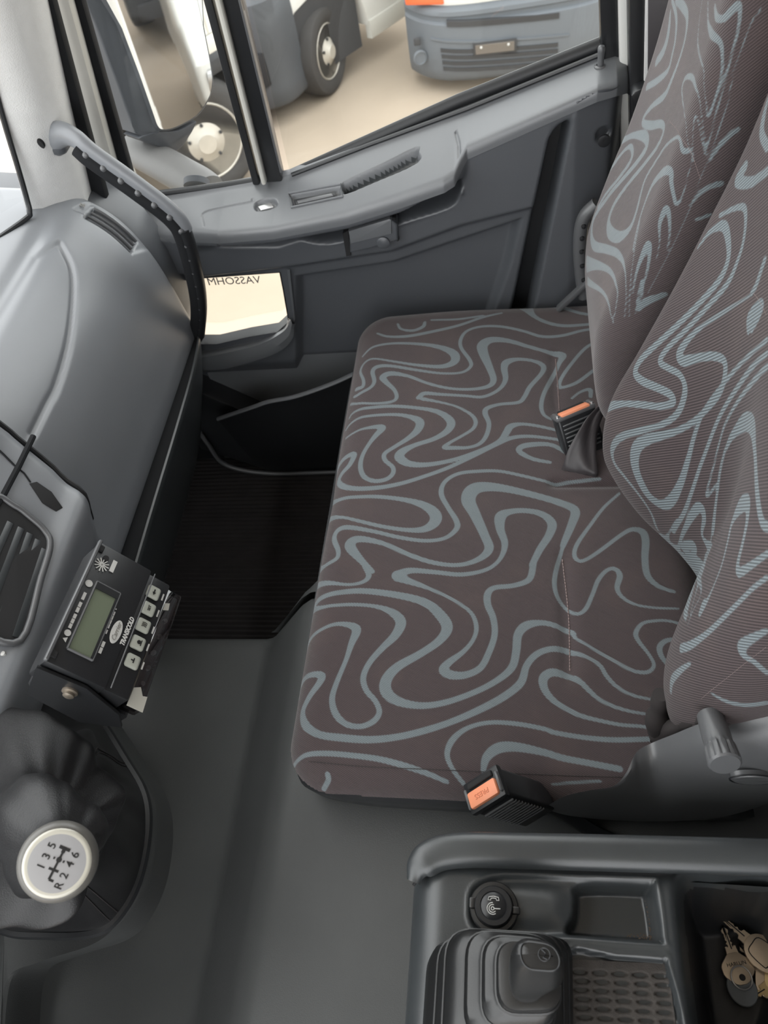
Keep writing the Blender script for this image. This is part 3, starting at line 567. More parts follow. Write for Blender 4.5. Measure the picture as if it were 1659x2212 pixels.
# pull recess under the rail
rec = catmull([(0.4115, 0.6265), (0.3199, 0.6418), (0.2127, 0.6722), (0.1064, 0.7174), (0.1055, 0.6758), (0.1301, 0.6547), (0.2093, 0.6349), (0.3224, 0.606), (0.3716, 0.6052)], 5, True)
dd -= 0.055*(1-ss(sd_poly(P, rec), -0.010, 0.002))
lipl = [(0.3604, 0.6092), (0.3158, 0.6113), (0.208, 0.6385), (0.1266, 0.6616), (0.1028, 0.6861)]
dd += 0.008*np.exp(-(sd_line(P, lipl)/0.006)**2)
# fine joint round the armrest end
joint = catmull([(0.5696, 0.6922), (0.5793, 0.6644), (0.5421, 0.6316), (0.4248, 0.6314)], 5)
dd -= 0.0035*np.exp(-(sd_line(P, joint)/0.0022)**2)
joint2 = [(0.0974, 0.7544), (0.1028, 0.6861), (0.127, 0.6571)]
dd -= 0.005*np.exp(-(sd_line(P, joint2)/0.003)**2)
dd -= 0.28*np.maximum(0, -0.090-Yd)*ss(below, 0.0, 0.02)
dd -= 0.06*(1-ss(Yd, -0.178, -0.135))**2
cup = np.array((-0.1348, 0.7563)); dd -= 0.012*(1-ss(np.linalg.norm(P-cup, axis=1), 0.009, 0.014))
# low window opening
lowwin = catmull([(0.6373, 0.5361), (0.5507, 0.5369), (0.4689, 0.537), (0.4725, 0.4971), (0.4817, 0.4148), (0.5128, 0.3895), (0.5775, 0.3812), (0.6565, 0.3656), (0.7039, 0.3688), (0.7236, 0.3741), (0.7091, 0.4559), (0.678, 0.5336)], 1, True)
sw = sd_poly(P, lowwin)
pk = Yd*0+Zd
dd -= 0.030*(1-ss(Zd, 0.24, 0.31))                       # leg room behind the map pocket
X = DX0-dd
V = np.stack([X, Yd, Zd], 1)
Q = quads(ny, nz)[:, ::-1]
ctr = (below > 0.003) & (sw > -0.001)
Q = Q[ctr[Q].all(1)]
dp = link('door_panel', fast_mesh(V, Q), M_DOOR, door)
# ledge: nearly level shelf between the glass and the armrest edge, with grip slot and switch wells
PL, nl, nt = plane_grid(-0.178, 0.78, -0.10, 1.0, 0.003)
nl = 620; nt = 110
Yg, Tg = np.meshgrid(np.linspace(-0.178, 0.78, nl), np.r_[np.linspace(-0.12, 1.0, nt-3), 1.03, 1.08, 1.14], indexing='ij'); Yg = Yg.ravel(); Tg = Tg.ravel()
zs = np.interp(Yg, SILL[:, 0], SILL[:, 1]); xe2, ze2 = edge_at(Yg); W_ = np.hypot(1.338-xe2, zs-ze2)
QL = np.stack([Yg, Tg*0.11], 1)
def LP(p): return (p[0], p[1]*0.11)
drop_ = np.zeros(len(Yg))
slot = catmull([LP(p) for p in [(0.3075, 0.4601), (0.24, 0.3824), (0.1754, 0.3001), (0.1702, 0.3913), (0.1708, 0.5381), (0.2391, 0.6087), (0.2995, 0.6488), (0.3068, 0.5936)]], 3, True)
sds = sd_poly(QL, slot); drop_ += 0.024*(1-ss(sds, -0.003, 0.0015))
well = [LP(p) for p in [(0.413, 0.3724), (0.3143, 0.4971), (0.3098, 0.6793), (0.4043, 0.6339)]]
drop_ += 0.010*(1-ss(sd_poly(QL, well), -0.003, 0.001))
well2 = catmull([LP(p) for p in [(0.4812, 0.4361), (0.4641, 0.3645), (0.4418, 0.3992), (0.437, 0.5575), (0.4733, 0.6007)]], 3, True)
drop_ += 0.009*(1-ss(sd_poly(QL, well2), -0.003, 0.001))
jl = [LP(p) for p in [(0.104, 0.3056), (0.099, 0.5898), (0.098, 0.8402)]]; drop_ += 0.004*np.exp(-(sd_line(QL, jl)/0.002)**2)
jl = catmull([LP(p) for p in [(0.5791, 0.8286), (0.5857, 0.541), (0.5554, 0.434), (0.4911, 0.3826), (0.4873, 0.3293)]], 4); drop_ += 0.002*np.exp(-(sd_line(QL, jl)/0.0018)**2)
rl = np.clip((Tg-1+.012/W_)/(.012/W_), 0, 1); drop_ += 0.005*(1-np.sqrt(np.maximum(0, 1-rl*rl)))
drop_ -= 0.004*np.clip(1-Tg/0.10, 0, 1)**2
V = np.stack([1.338+(xe2-1.338)*Tg, Yg, zs+(ze2-zs)*Tg-drop_], 1)
over = Tg > 1.0; V[over, 0] = xe2[over]-.0012; V[over, 2] = ze2[over]-0.006-(Tg[over]-1)*0.10
ql = quads(nl, nt); le = link('armrest_ledge', fast_mesh(V, ql), [M_DOORLIT, M_CONSOLE], door, label='level ledge in a lit door tone with grip slot and switch')  # ledge colour lightened to carry the sky light on it
le.data.polygons.foreach_set('material_index', (sds < -0.0005).astype(np.int32)[ql].min(1))  # grip slot faces coloured darker for the shade inside
def ledge(p, lift=0.0):
    Y, t = p; z0 = np.interp(Y, SILL[:, 0], SILL[:, 1]); x1, z1 = edge_at(Y); return (float(1.338+(x1-1.338)*t), Y, float(z0+(z1-z0)*t+lift))
# pieces set into the panel
def dpt(p, X): return (X, p[0], p[1])
mb = MB(); mb.add(*prism([(1.246, 0.3063, 0.6336), (1.246, 0.2649, 0.6453), (1.246, 0.2266, 0.6531), (1.246, 0.2166, 0.641), (1.246, 0.2193, 0.6088), (1.246, 0.2731, 0.5956), (1.246, 0.3128, 0.5899)], (0.03, 0, 0), 0.004, 3))
mb.build('release_handle', M_DOOR, door, label='hinged door release flap')
mb = MB(); mb.add(*prism([(1.243, 0.3069, 0.6376), (1.243, 0.2284, 0.6561), (1.243, 0.2247, 0.653), (1.243, 0.2287, 0.6251), (1.243, 0.3077, 0.6105)], (0.010, 0, 0), 0.003)); mb.build('release_lip', M_DOORLIT, door)
mb = MB(); mb.add(*prism([(1.258, 0.3218, 0.624), (1.258, 0.3103, 0.6297), (1.258, 0.315, 0.5764), (1.258, 0.3242, 0.5752)], (0.02, 0, 0), 0)); mb.build('handle_gap', M_DULL, door)
mb = MB(); mb.add(*prism([(1.254, 0.2259, 0.6515), (1.254, 0.2201, 0.651), (1.254, 0.219, 0.6032), (1.254, 0.2227, 0.6016)], (0.02, 0, 0), 0)); mb.build('handle_gap', M_DULL, door)
mb = MB(); Mk = T((1.2445, 0.2467, 0.6082), frame=((0, 1, 0), (0, 0, 1), (-1, 0, 0)))
mb.add(*lathe([(0.012, -0.004), (0.012, 0.002), (0.010, 0.0035), (0.0001, 0.004)], 20, Mk)); mb.build('lock_button', M_DOOR, door)
mb = MB(); mb.add(*prism([ledge(p, -.002) for p in ((0.4044, 0.4713), (0.3246, 0.542), (0.3188, 0.6273), (0.3993, 0.5932))], (0, 0, -.01), 0.0015)); sw_ = mb.build('window_switch', M_BLACK, door)
mb = MB(); mb.add(*prism([ledge(p, .001) for p in ((0.3962, 0.5481), (0.3296, 0.5854), (0.3258, 0.6345), (0.3937, 0.6079))], (0, 0, -.004), 0.001)); mb.build('rocker', M_COVER, sw_)
fr = catmull([ledge(p, .001) for p in ((0.415, 0.3567), (0.3127, 0.4779), (0.3071, 0.693), (0.4059, 0.6568))], 1, True)
mb = MB(); mb.add(*tube(fr, 0.0022, 8, closed=True)); mb.build('switch_bezel', M_DOORLIT, door)
mb = MB(); mb.add(*prism([ledge(p, -.001) for p in ((0.475, 0.4834), (0.4503, 0.4415), (0.4436, 0.5365), (0.4684, 0.5689))], (0, 0, -.006), 0.0015)); mb.build('door_paddle', M_CHROME, door)
mb = MB(); Mk = T((1.285, 0.1333, 0.6913), frame=((0, 1, 0), (0, 0, 1), (-1, 0, 0)))
mb.add(*lathe([(0.013, -0.01), (0.013, 0.012), (0.009, 0.014), (0.0085, 0.009), (0.0001, 0.008)], 20, Mk)); mb.build('pull_screw_cap', M_BLACK, door)
mb = MB(); Mk = T((1.258, -0.1351, 0.7546), frame=((0, 1, 0), (0, 0, 1), (-1, 0, 0)))
mb.add(*lathe([(0.010, -0.004), (0.010, 0.001), (0.006, 0.002), (0.0001, 0.001)], 20, Mk)); mb.build('rear_screw_cap', M_BLACK, door)
# lock pin
mb = MB(); pb = Vector((1.3177, -0.1273, 0.845)); mb.add(*lathe([(0.0052, -0.01), (0.0050, 0.012), (0.0055, 0.020), (0.0058, 0.026), (0.0045, 0.029), (0.0001, 0.0295)], 16, T(pb)))
mb.add(*lathe([(0.010, -0.012), (0.0095, 0.0), (0.0065, 0.0015), (0.0055, -0.002)], 16, T(pb))); mb.build('lock_pin', M_COVER, door)
# weather strip along the sill and rubber edge of the quarter window
mb = MB(); mb.add(*tube([(1.352, 0.425, 0.690), (1.352, 0.26, 0.744), (1.352, 0.098, 0.797), (1.352, -0.129, 0.861)], 0.011, 10, flat=(1.1, 1.0))); mb.build('sill_rubber', M_BLACK, door)
mb = MB(); mb.add(*tube([(1.336, 0.412, 0.703), (1.336, 0.258, 0.746), (1.336, 0.087, 0.790), (1.336, -0.125, 0.853)], 0.004, 8)); mb.build('sill_bead', M_GLOSSBLACK, door)
mb = MB(); mb.add(*tube(catmull([(1.345, 0.80, 0.680), (1.345, 0.6, 0.686), (1.345, 0.47, 0.694), (1.345, 0.449, 0.704), (1.345, 0.442, 0.735), (1.345, 0.434, 0.83)], 5), 0.0075, 10)); mb.build('quarter_rubber', M_BLACK, door)
# frame and ledge of the low window
fr3 = [(1.297, p[0], p[1]) for p in lowwin]
cy = np.mean([p[0] for p in lowwin]); cz = np.mean([p[1] for p in lowwin])
V = []
for X_, k in ((1.276, 1.012), (1.275, 1.0), (1.283, 0.99), (1.305, 0.985)):
    for p in lowwin: V.append((X_, cy+(p[0]-cy)*k, cz+(p[1]-cz)*k))
mb = MB().add(V, [tuple(q) for q in quads(4, len(lowwin), wrap_v=True)]); mb.build('low_window_frame', M_BLACK, door)
ledge = catmull([(1.262, 0.6965, 0.3414), (1.262, 0.6465, 0.349), (1.262, 0.5558, 0.3695), (1.262, 0.4938, 0.4011), (1.262, 0.4699, 0.4315)], 6)
back = catmull([(1.296, 0.7011, 0.3518), (1.296, 0.6517, 0.3565), (1.296, 0.5626, 0.3689), (1.296, 0.5113, 0.3885), (1.296, 0.4926, 0.4048)], 6)
fall = catmull([(1.262, 0.7055, 0.3032), (1.262, 0.6499, 0.3054), (1.262, 0.5329, 0.339), (1.262, 0.4818, 0.3762), (1.262, 0.4651, 0.4189)], 6)
V = []
for a, b, c_ in zip(back, ledge, fall):
    a, b, c_ = map(np.array, (a, b, c_)); V += [tuple(a), tuple(a*.5+b*.5), tuple(b), tuple(b*.5+c_*.5-np.array([.006, 0, 0])), tuple(c_), tuple(c_+np.array([.05, 0, -.01]))]
mb = MB().add(V, [tuple(q) for q in quads(len(back), 6)]); mb.build('low_window_ledge', M_DOORLIT, door, label='moulded ledge under the low window, coloured as lit by it')  # paler door plastic stands for light from the low window
side = [(1.298, 0.4715, 0.5261), (1.298, 0.4752, 0.4858), (1.298, 0.4854, 0.4026), (1.298, 0.4951, 0.3806)]; side2 = [(1.268, 0.4435, 0.5482), (1.268, 0.4501, 0.5069), (1.268, 0.4633, 0.426), (1.268, 0.4805, 0.3773)]
V = [v for ab in zip(catmull(side, 5), catmull(side2, 5)) for v in ab]
mb = MB().add(V, [tuple(q) for q in quads(len(V)//2, 2)]); mb.build('low_window_cheek', M_DOORLIT, door)
# map pocket: lip sweeping rearward, bowed body coloured black for the shade on it, rubber bottom edge
lip = catmull([(1.2, 0.6894, 0.2096), (1.2, 0.5963, 0.2426), (1.2, 0.5542, 0.2579), (1.2, 0.487, 0.2714), (1.21, 0.4001, 0.2957), (1.22, 0.3144, 0.3294), (1.23, 0.1534, 0.3881)], 6)
V = []; prm = [(0, 0.02), (-0.004, 0.004), (-0.002, -0.004), (0.004, -0.03), (0.012, -0.10), (0.030, -0.20), (0.055, -0.255)]
for (x, y, z) in lip:
    zb = -0.05
    for ox, oz in prm: V.append((x+ox, y+0.04*min(0, oz)/0.25, z+oz*(z-zb)/0.255 if oz < 0 else z))
    
mb = MB().add(V, [tuple(q) for q in quads(len(lip), len(prm))]); mp = mb.build('map_pocket', M_BLACK, door)
mb = MB().add(*tube(lip, 0.004, 8, flat=(1, 1.4))); mb.build('pocket_lip', M_DOORLIT, door)
inner = [(1.275, 0.68, 0.30), (1.275, 0.40, 0.30)]
mb = MB(); mb.add(*rbox((0.012, 0.55, 0.30), 0.004, 1, T((1.308, 0.45, 0.17)))); mb.build('pocket_back', M_DOORLIT, door)  # pocket wall coloured lighter for daylight through the low window
mb = MB().add(*prism([dpt(p, 1.318) for p in groove], (0.03, 0, 0))); mb.build('dark_inlay', M_BLACK, door, False)
bt = catmull([(1.24, 0.7728, 0.1223), (1.24, 0.766, 0.0797), (1.24, 0.7545, 0.012), (1.24, 0.7071, -0.0229), (1.24, 0.6311, -0.0386), (1.24, 0.5455, -0.0398), (1.24, 0.4245, -0.0367), (1.24, 0.2593, -0.0283)], 6)
mb = MB().add(*tube(bt, 0.0055, 10)); mb.build('bottom_rubber', M_COVER, door, label='pale-edged rubber along the bottom of the door')
mb = MB().add(*prism([(1.25, y, z) for y, z in [(0.80, 0.30), (0.80, 0.05), (0.66, -0.03), (0.40, -0.06), (-0.1, -0.06), (-0.1, 0.1), (0.5, 0.1), (0.62, 0.16)]], (0.06, 0, 0), 0.006)); mb.build('lower_skin', M_BLACK, door)
# glass panes
def pane(name, pts, label, x=1.352):
    mb = MB().add(*prism([(x, y, z) for y, z in pts], (0.004, 0, 0))); return mb.build(name, M_GLASS, None, False, label, 'structure')
pane('window_1', [(0.42, 0.685), (0.395, 1.70), (-0.13, 1.70), (-0.13, 0.85)], 'sliding glass of the passenger door window')
pane('window_2', [(0.80, 0.67), (0.66, 1.70), (0.41, 1.70), (0.455, 0.68)], 'fixed quarter window glass at the front of the passenger door')
lw = tag(empty('window_3', (1.342, cy, cz)), 'low glass pane in the passenger door with mirrored lettering along its top', kind='structure')
mb = MB().add(*prism([(1.340, cy+(p[0]-cy)*.975, cz+(p[1]-cz)*.975) for p in lowwin], (0.004, 0, 0))); mb.build('glass_pane', M_GLASS, lw, False)
mb = MB(); mb.add(*text_vf('VASSOHM', 0.026, T((1.338, 0.5952, 0.4796), frame=((0, -1, -0.03), (0, -0.03, 1), (-1, 0, 0))), 0.0003, mirror=True)); mb.build('lettering', M_GREYPRINT, lw, False, label='small grey letters that read mirrored')
# outer skin of the door below the sill, in white
mb = MB()
mb.add(*rbox((0.02, 0.98, 0.10), 0.004, 1, T((1.39, 0.30, 0.61)))); mb.add(*rbox((0.02, 0.55, 0.8), 0.004, 1, T((1.39, 0.12, 0.25)))); mb.add(*rbox((0.02, 0.98, 0.26), 0.004, 1, T((1.39, 0.30, 0.07))))
mb.build('outer_skin', M_BODYWHITE, door)

# ------------------------------------------------------------------ passenger bench
def print_field(P, lines, pad=0.03):
    out = np.full(len(P), 0.05)
    for st in lines:
        C = np.array(catmull(st, 5), float)*1e-4
        lo = C[:, :2].min(0)-pad; hi = C[:, :2].max(0)+pad
        idx = np.where((P[:, 0] > lo[0]) & (P[:, 0] < hi[0]) & (P[:, 1] > lo[1]) & (P[:, 1] < hi[1]))[0]
        if len(idx) == 0: continue
        Q = P[idx]; d = np.full(len(idx), 0.05)
        for a, b in zip(C[:-1], C[1:]):
            e = b[:2]-a[:2]; L2 = e @ e
            if L2 < 1e-14: continue
            w = Q-a[:2]; t = np.clip((w @ e)/L2, 0, 1)
            r = w-np.outer(t, e)
            d = np.minimum(d, np.sqrt((r*r).sum(1))-np.maximum(a[2]+(b[2]-a[2])*t, 0.0017)/2)
        out[idx] = np.minimum(out[idx], d)
    return out
def cloth(name, fn, x0, x1, y0, y1, step, lines, m, parent, flip, keep=None):
    P, nx, ny_ = plane_grid(x0, x1, y0, y1, step)
    V = fn(P); Q = quads(nx, ny_)
    if keep is not None: k = keep(P, V); Q = Q[k[Q].all(1)]
    if flip: Q = Q[:, ::-1]
    me = fast_mesh(V, Q)
    at = me.attributes.new('print', 'FLOAT', 'POINT'); at.data.foreach_set('value', print_field(P, lines).astype(np.float32))
    uvl = me.uv_layers.new(name='UVMap'); li = np.empty(len(me.loops), np.int32); me.loops.foreach_get('vertex_index', li)
    uvl.data.foreach_set('uv', P[li].astype(np.float32).ravel())
    return link(name, me, m, parent)
bench = thing('passenger_bench', 'two-seat passenger bench in brown-grey cloth woven with grey swirling lines', 'seat', (0.78, 0.0, 0.36))
def keep_c(P, V): return (V[:, 2] > 0.424)
cu = cloth('seat_cushion', cushion_surface, CU_C[0]-CU_H[0]-.06, CU_C[0]+CU_H[0]+.06, CU_C[1]-CU_H[1]-.0, CU_C[1]+CU_H[1]+.07, 0.003, CUSHION_LINES, M_CUSHION, bench, False, keep_c)
LFAR = spline2(PROF_FAR)[1][-1]; LNEAR = spline2(PROF_NEAR)[1][-1]
def keep_b(rb, c, h): return lambda P, V: sd_rrect(P, c, h, rb+.012) < 0.10
bf = cloth('backrest', far_surface, FAR_X[0]-.11, FAR_X[1]+.11, -.05, LFAR+.05, 0.003, FAR_LINES, M_BACKFAR, bench, True,
           keep_b(FAR_RB, ((FAR_X[0]+FAR_X[1])/2, LFAR/2), ((FAR_X[1]-FAR_X[0])/2, LFAR/2)))
bf['label'] = 'far backrest beside the door'
bn = cloth('backrest', near_surface, NEAR_X[0]-.11, NEAR_X[1]+.11, -.05, LNEAR+.05, 0.0028, NEAR_LINES, M_BACKREST, bench, True,
           keep_b(NEAR_RB, ((NEAR_X[0]+NEAR_X[1])/2, LNEAR/2), ((NEAR_X[1]-NEAR_X[0])/2, LNEAR/2)))
bn['label'] = 'near backrest with a heavy ribbed weave'
# dark rear shells behind the cloth
for x0, x1, dy in ((*FAR_X, 0), (*NEAR_X, -.10)):
    mb = MB(); mb.add(*prism([(x0+.012, y, z) for y, z in [(-.27+dy, .43), (-.20+dy, .52), (-.20+dy, .66), (-.25+dy*.6, .85), (-.29, 1.0), (-.33, 1.22), (-.42, 1.22), (-.40, .9), (-.33, .45)]], (x1-x0-.024, 0, 0), 0.01))
    mb.build('backrest_shell', M_SEAM, bench)
# sewn tucks: thread laid along the stitched folds
def stitch(fn, line, parent, r=0.0007, m=M_STITCH, lift=0.0006, n=70, dash=True):
    C = np.array(catmull(line, max(2, n//(len(line)-1))), float); W = fn(C)
    Wd = fn(C+np.array([1e-3, 0])); We = fn(C+np.array([0, 1e-3])); N = np.cross(Wd-W, We-W); N /= np.linalg.norm(N, axis=1)[:, None]
    W = W+N*lift; mb = MB()
    if not dash: mb.add(*tube([tuple(p) for p in W], r, 6)); 
    else:
        for i in range(0, len(W)-2, 2): mb.add(*tube([tuple(W[i]), tuple(W[i]*.3+W[i+1]*.7), tuple(W[i+1]*.5+W[i+2]*.5)], r, 5))
    o = mb.build('stitching', m, parent); o['kind'] = 'stuff'; return o
stitch(cushion_surface, [(1.085, -.060), (1.03, -.0615), (0.955, -.062)], cu, 0.0009)
stitch(cushion_surface, [(0.655, -.055), (0.56, -.060), (0.475, -.058)], cu, 0.0009)
stitch(cushion_surface, [(0.338, 0.285), (0.333, 0.20), (0.333, 0.05), (0.335, -0.10), (0.34, -0.2)][:5], cu, 0.0005, M_SEAM, lift=0.0002, dash=False)
stitch(near_surface, [(0.34, 0.4267), (0.3456, 0.3756), (0.3489, 0.3254), (0.3513, 0.2809)], bn, 0.0007)
stitch(near_surface, [(0.6218, 0.595), (0.6058, 0.5994), (0.581, 0.603)], bn, 0.0008, n=30)
stitch(far_surface, [(0.9539, 0.5862), (0.9083, 0.598), (0.8724, 0.5958), (0.846, 0.5724)], bf, 0.0008)
# seat pan under the cushion
mb = MB()
pts = catmull([(0.318, -0.26), (0.312, 0.10), (0.318, 0.255), (0.345, 0.300), (0.42, 0.312), (0.80, 0.315), (1.15, 0.312), (1.225, 0.29), (1.245, 0.20), (1.245, -0.26)], 6)
V = []
for z, o_ in ((0.430, -0.006), (0.426, 0.006), (0.410, 0.010), (0.366, 0.004), (0.350, -0.006), (0.345, -0.02)):
    for x, y in pts: V.append((0.78+(x-0.78)*(1+o_/0.47), 0.03+(y-0.03)*(1+o_/0.28), z))
mb.add(V, [tuple(q)[::-1] for q in quads(6, len(pts))]); mb.build('seat_pan', M_GLOSSBLACK, bench)
# under-frame
mb = MB(); mb.add(*rbox((0.80, 0.40, 0.10), 0.01, 2, T((0.84, 0.02, 0.33)))); mb.add(*rbox((0.06, 0.10, 0.06), 0.008, 2, T((0.40, -0.06, 0.34)))); mb.build('under_frame', M_BLACK, bench)
# moulded side cover with the recliner
out = [(0.318, -0.0055, 0.4149), (0.318, -0.0618, 0.4385), (0.318, -0.1012, 0.4658), (0.318, -0.1103, 0.5137), (0.318, -0.1128, 0.5629), (0.318, -0.1142, 0.5887), (0.318, -0.1253, 0.6091), (0.318, -0.1448, 0.6371), (0.318, -0.1685, 0.6711), (0.318, -0.1993, 0.6988), (0.318, -0.2447, 0.7131), (0.318, -0.3076, 0.4963), (0.318, -0.2856, 0.4199), (0.318, -0.2594, 0.3648), (0.318, -0.2318, 0.3303), (0.318, -0.17, 0.3137), (0.318, -0.0993, 0.2951), (0.318, -0.0367, 0.3141), (0.318, 0.0006, 0.3502)]
topl = catmull([(0.297, -0.0137, 0.4254), (0.297, -0.0401, 0.4853), (0.298, -0.0679, 0.5104), (0.302, -0.0959, 0.5186), (0.312, -0.109, 0.5346), (0.325, -0.1163, 0.5435), (0.336, -0.1243, 0.5433), (0.345, -0.1403, 0.5439), (0.345, -0.1592, 0.571), (0.345, -0.1828, 0.6049), (0.345, -0.2158, 0.6373), (0.345, -0.253, 0.6668), (0.345, -0.2898, 0.6857)], 5)
botl = catmull([(0.297, -0.0137, 0.4215), (0.297, -0.0399, 0.3943), (0.297, -0.0749, 0.3805), (0.297, -0.1065, 0.3783), (0.297, -0.1234, 0.3796), (0.297, -0.1374, 0.3803), (0.297, -0.1511, 0.3831), (0.297, -0.1647, 0.3858), (0.297, -0.1859, 0.3921), (0.297, -0.2165, 0.4042), (0.297, -0.2472, 0.4374), (0.297, -0.2678, 0.4829), (0.297, -0.2873, 0.5593)], 5)
V = []; m_ = 16
for a, b in zip(topl, botl):
    a, b = np.array(a), np.array(b); L_ = np.linalg.norm(b-a)
    for k in range(m_):
        t = (k/(m_-1))**1.5; e = max(0, 1-t*L_/0.115); xo = (a[0]-.297)*(1-math.sqrt(max(0, 1-e*e)))
        eb = max(0, 1-(1-t)*L_/0.03); xo += 0.02*(1-math.sqrt(max(0, 1-eb*eb)))
        p = a+(b-a)*t; V.append((.297+xo, p[1], p[2]))
mb = MB().add(V, [tuple(q) for q in quads(len(topl), m_)]); sc_ = mb.build('side_cover', M_COVER, bench)
# shallow dish round the recliner shaft
mb = MB()
a, b = Vector((0.33, -0.1866, 0.6378)), Vector((0.284, -0.1889, 0.6527))
t = (b-a).normalized(); L = (b-a).length
fx = t.orthogonal().normalized(); Mx = T(a, frame=(fx, t.cross(fx), t))
V = []; n = 48; rings = [(-.012, .0001, 0), (-.012, 0.0130, 0), (L*.30, 0.0142, 0), (L*.48, 0.0138, 0), (L*.56, 0.0146, 1), (L*.62, 0.0156, 1), (L*.90, 0.0164, 1), (L*.96, 0.0160, .3), (L, 0.0140, 0), (L*1.005, 0.0001, 0)]
for z, r, k in rings:
    for i in range(n):
        th = 2*pi*i/n; rr = r*(1-0.10*k*max(0, cos(12*th))**2)
        V.append(Mx @ Vector((rr*cos(th), rr*sin(th), z)))
mb.add(V, [tuple(q)[::-1] for q in quads(len(rings), n, wrap_v=True)]); mb.build('recline_lever', M_COVER, bench, label='round ribbed recliner knob')
mb = MB().add(*lathe([(0.021, -0.006), (0.021, 0.0), (0.019, 0.0015), (0.0001, 0.0015)], 32, T((0.296, -0.2308, 0.5781), frame=((0, 1, 0), (0, 0, 1), (-1, 0, 0))) @ Matrix.Diagonal((1, .62, 1, 1)))); mb.build('blanking_plug', M_COVER, sc_)
mb = MB().add(*tube(catmull([(0.2955, p[1], p[2]) for p in [tuple(Vector((0.2955, -0.2304, 0.5796))+Vector((0, 0.0225*cos(2*pi*i/20), 0.0145*sin(2*pi*i/20)))) for i in range(20)]], 1, True), 0.0009, 6, closed=True)); mb.build('plug_joint', M_BLACK, sc_)
# gathered hem of the near backrest cover at its lower corner
lump = [(rr_, [(0.4, -0.1543, 0.5521), (0.39, -0.1546, 0.5146), (0.385, -0.1634, 0.4739), (0.37, -0.1699, 0.5246), (0.36, -0.1792, 0.5699), (0.35, -0.1895, 0.6109), (0.345, -0.2052, 0.6219), (0.34, -0.2257, 0.6285), (0.335, -0.2577, 0.6388)]) for rr_ in (0.016,)]
lp = catmull(lump[0][1], 6); n_ = len(lp)
mb = MB().add(*tube(lp, [0.010+.009*math.exp(-((i/n_-.22)/.12)**2)+.0015*sin(i*1.1) for i in range(n_)], 12, flat=(1.0, .9))); mb.build('cover_hem', M_SEAM, bench)
# frame strut and spring cover seen between far backrest and door
mb = MB(); mb.add(*bar((1.215, -0.0683, 0.4565), (1.205, -0.1208, 0.5254), 0.010, 0.014, (0, 1, 0), 0.003)); mb.build('backrest_strut', M_COVER, bench, label='pale metal strut beside the far backrest')
mb = MB(); bc = catmull([(1.22, -0.1159, 0.4791), (1.22, -0.107, 0.5413), (1.22, -0.1027, 0.5992), (1.22, -0.1075, 0.644), (1.22, -0.1273, 0.6683)], 6); mb.add(*tube(bc, 0.012, 10)); 
mb.build('recliner_cover', M_COVER, bench)
for i in range(5):
    q = np.array(bc[4+i*3]); mb = MB().add(*lathe([(0.0001, 0.005), (0.004, 0.004), (0.005, -0.004)], 12, T(tuple(q+np.array([-.010, -.002, .004])), frame=((0, 1, 0), (0, 0, 1), (-1, 0, 0))))); mb.build('grip_stud', M_BLACK, bench)

# ------------------------------------------------------------------ seat-belt buckles
def frame_from(o, x, y):
    x = Vector(x).normalized(); y = Vector(y); y = (y-x*y.dot(x)).normalized(); return x, y, x.cross(y)
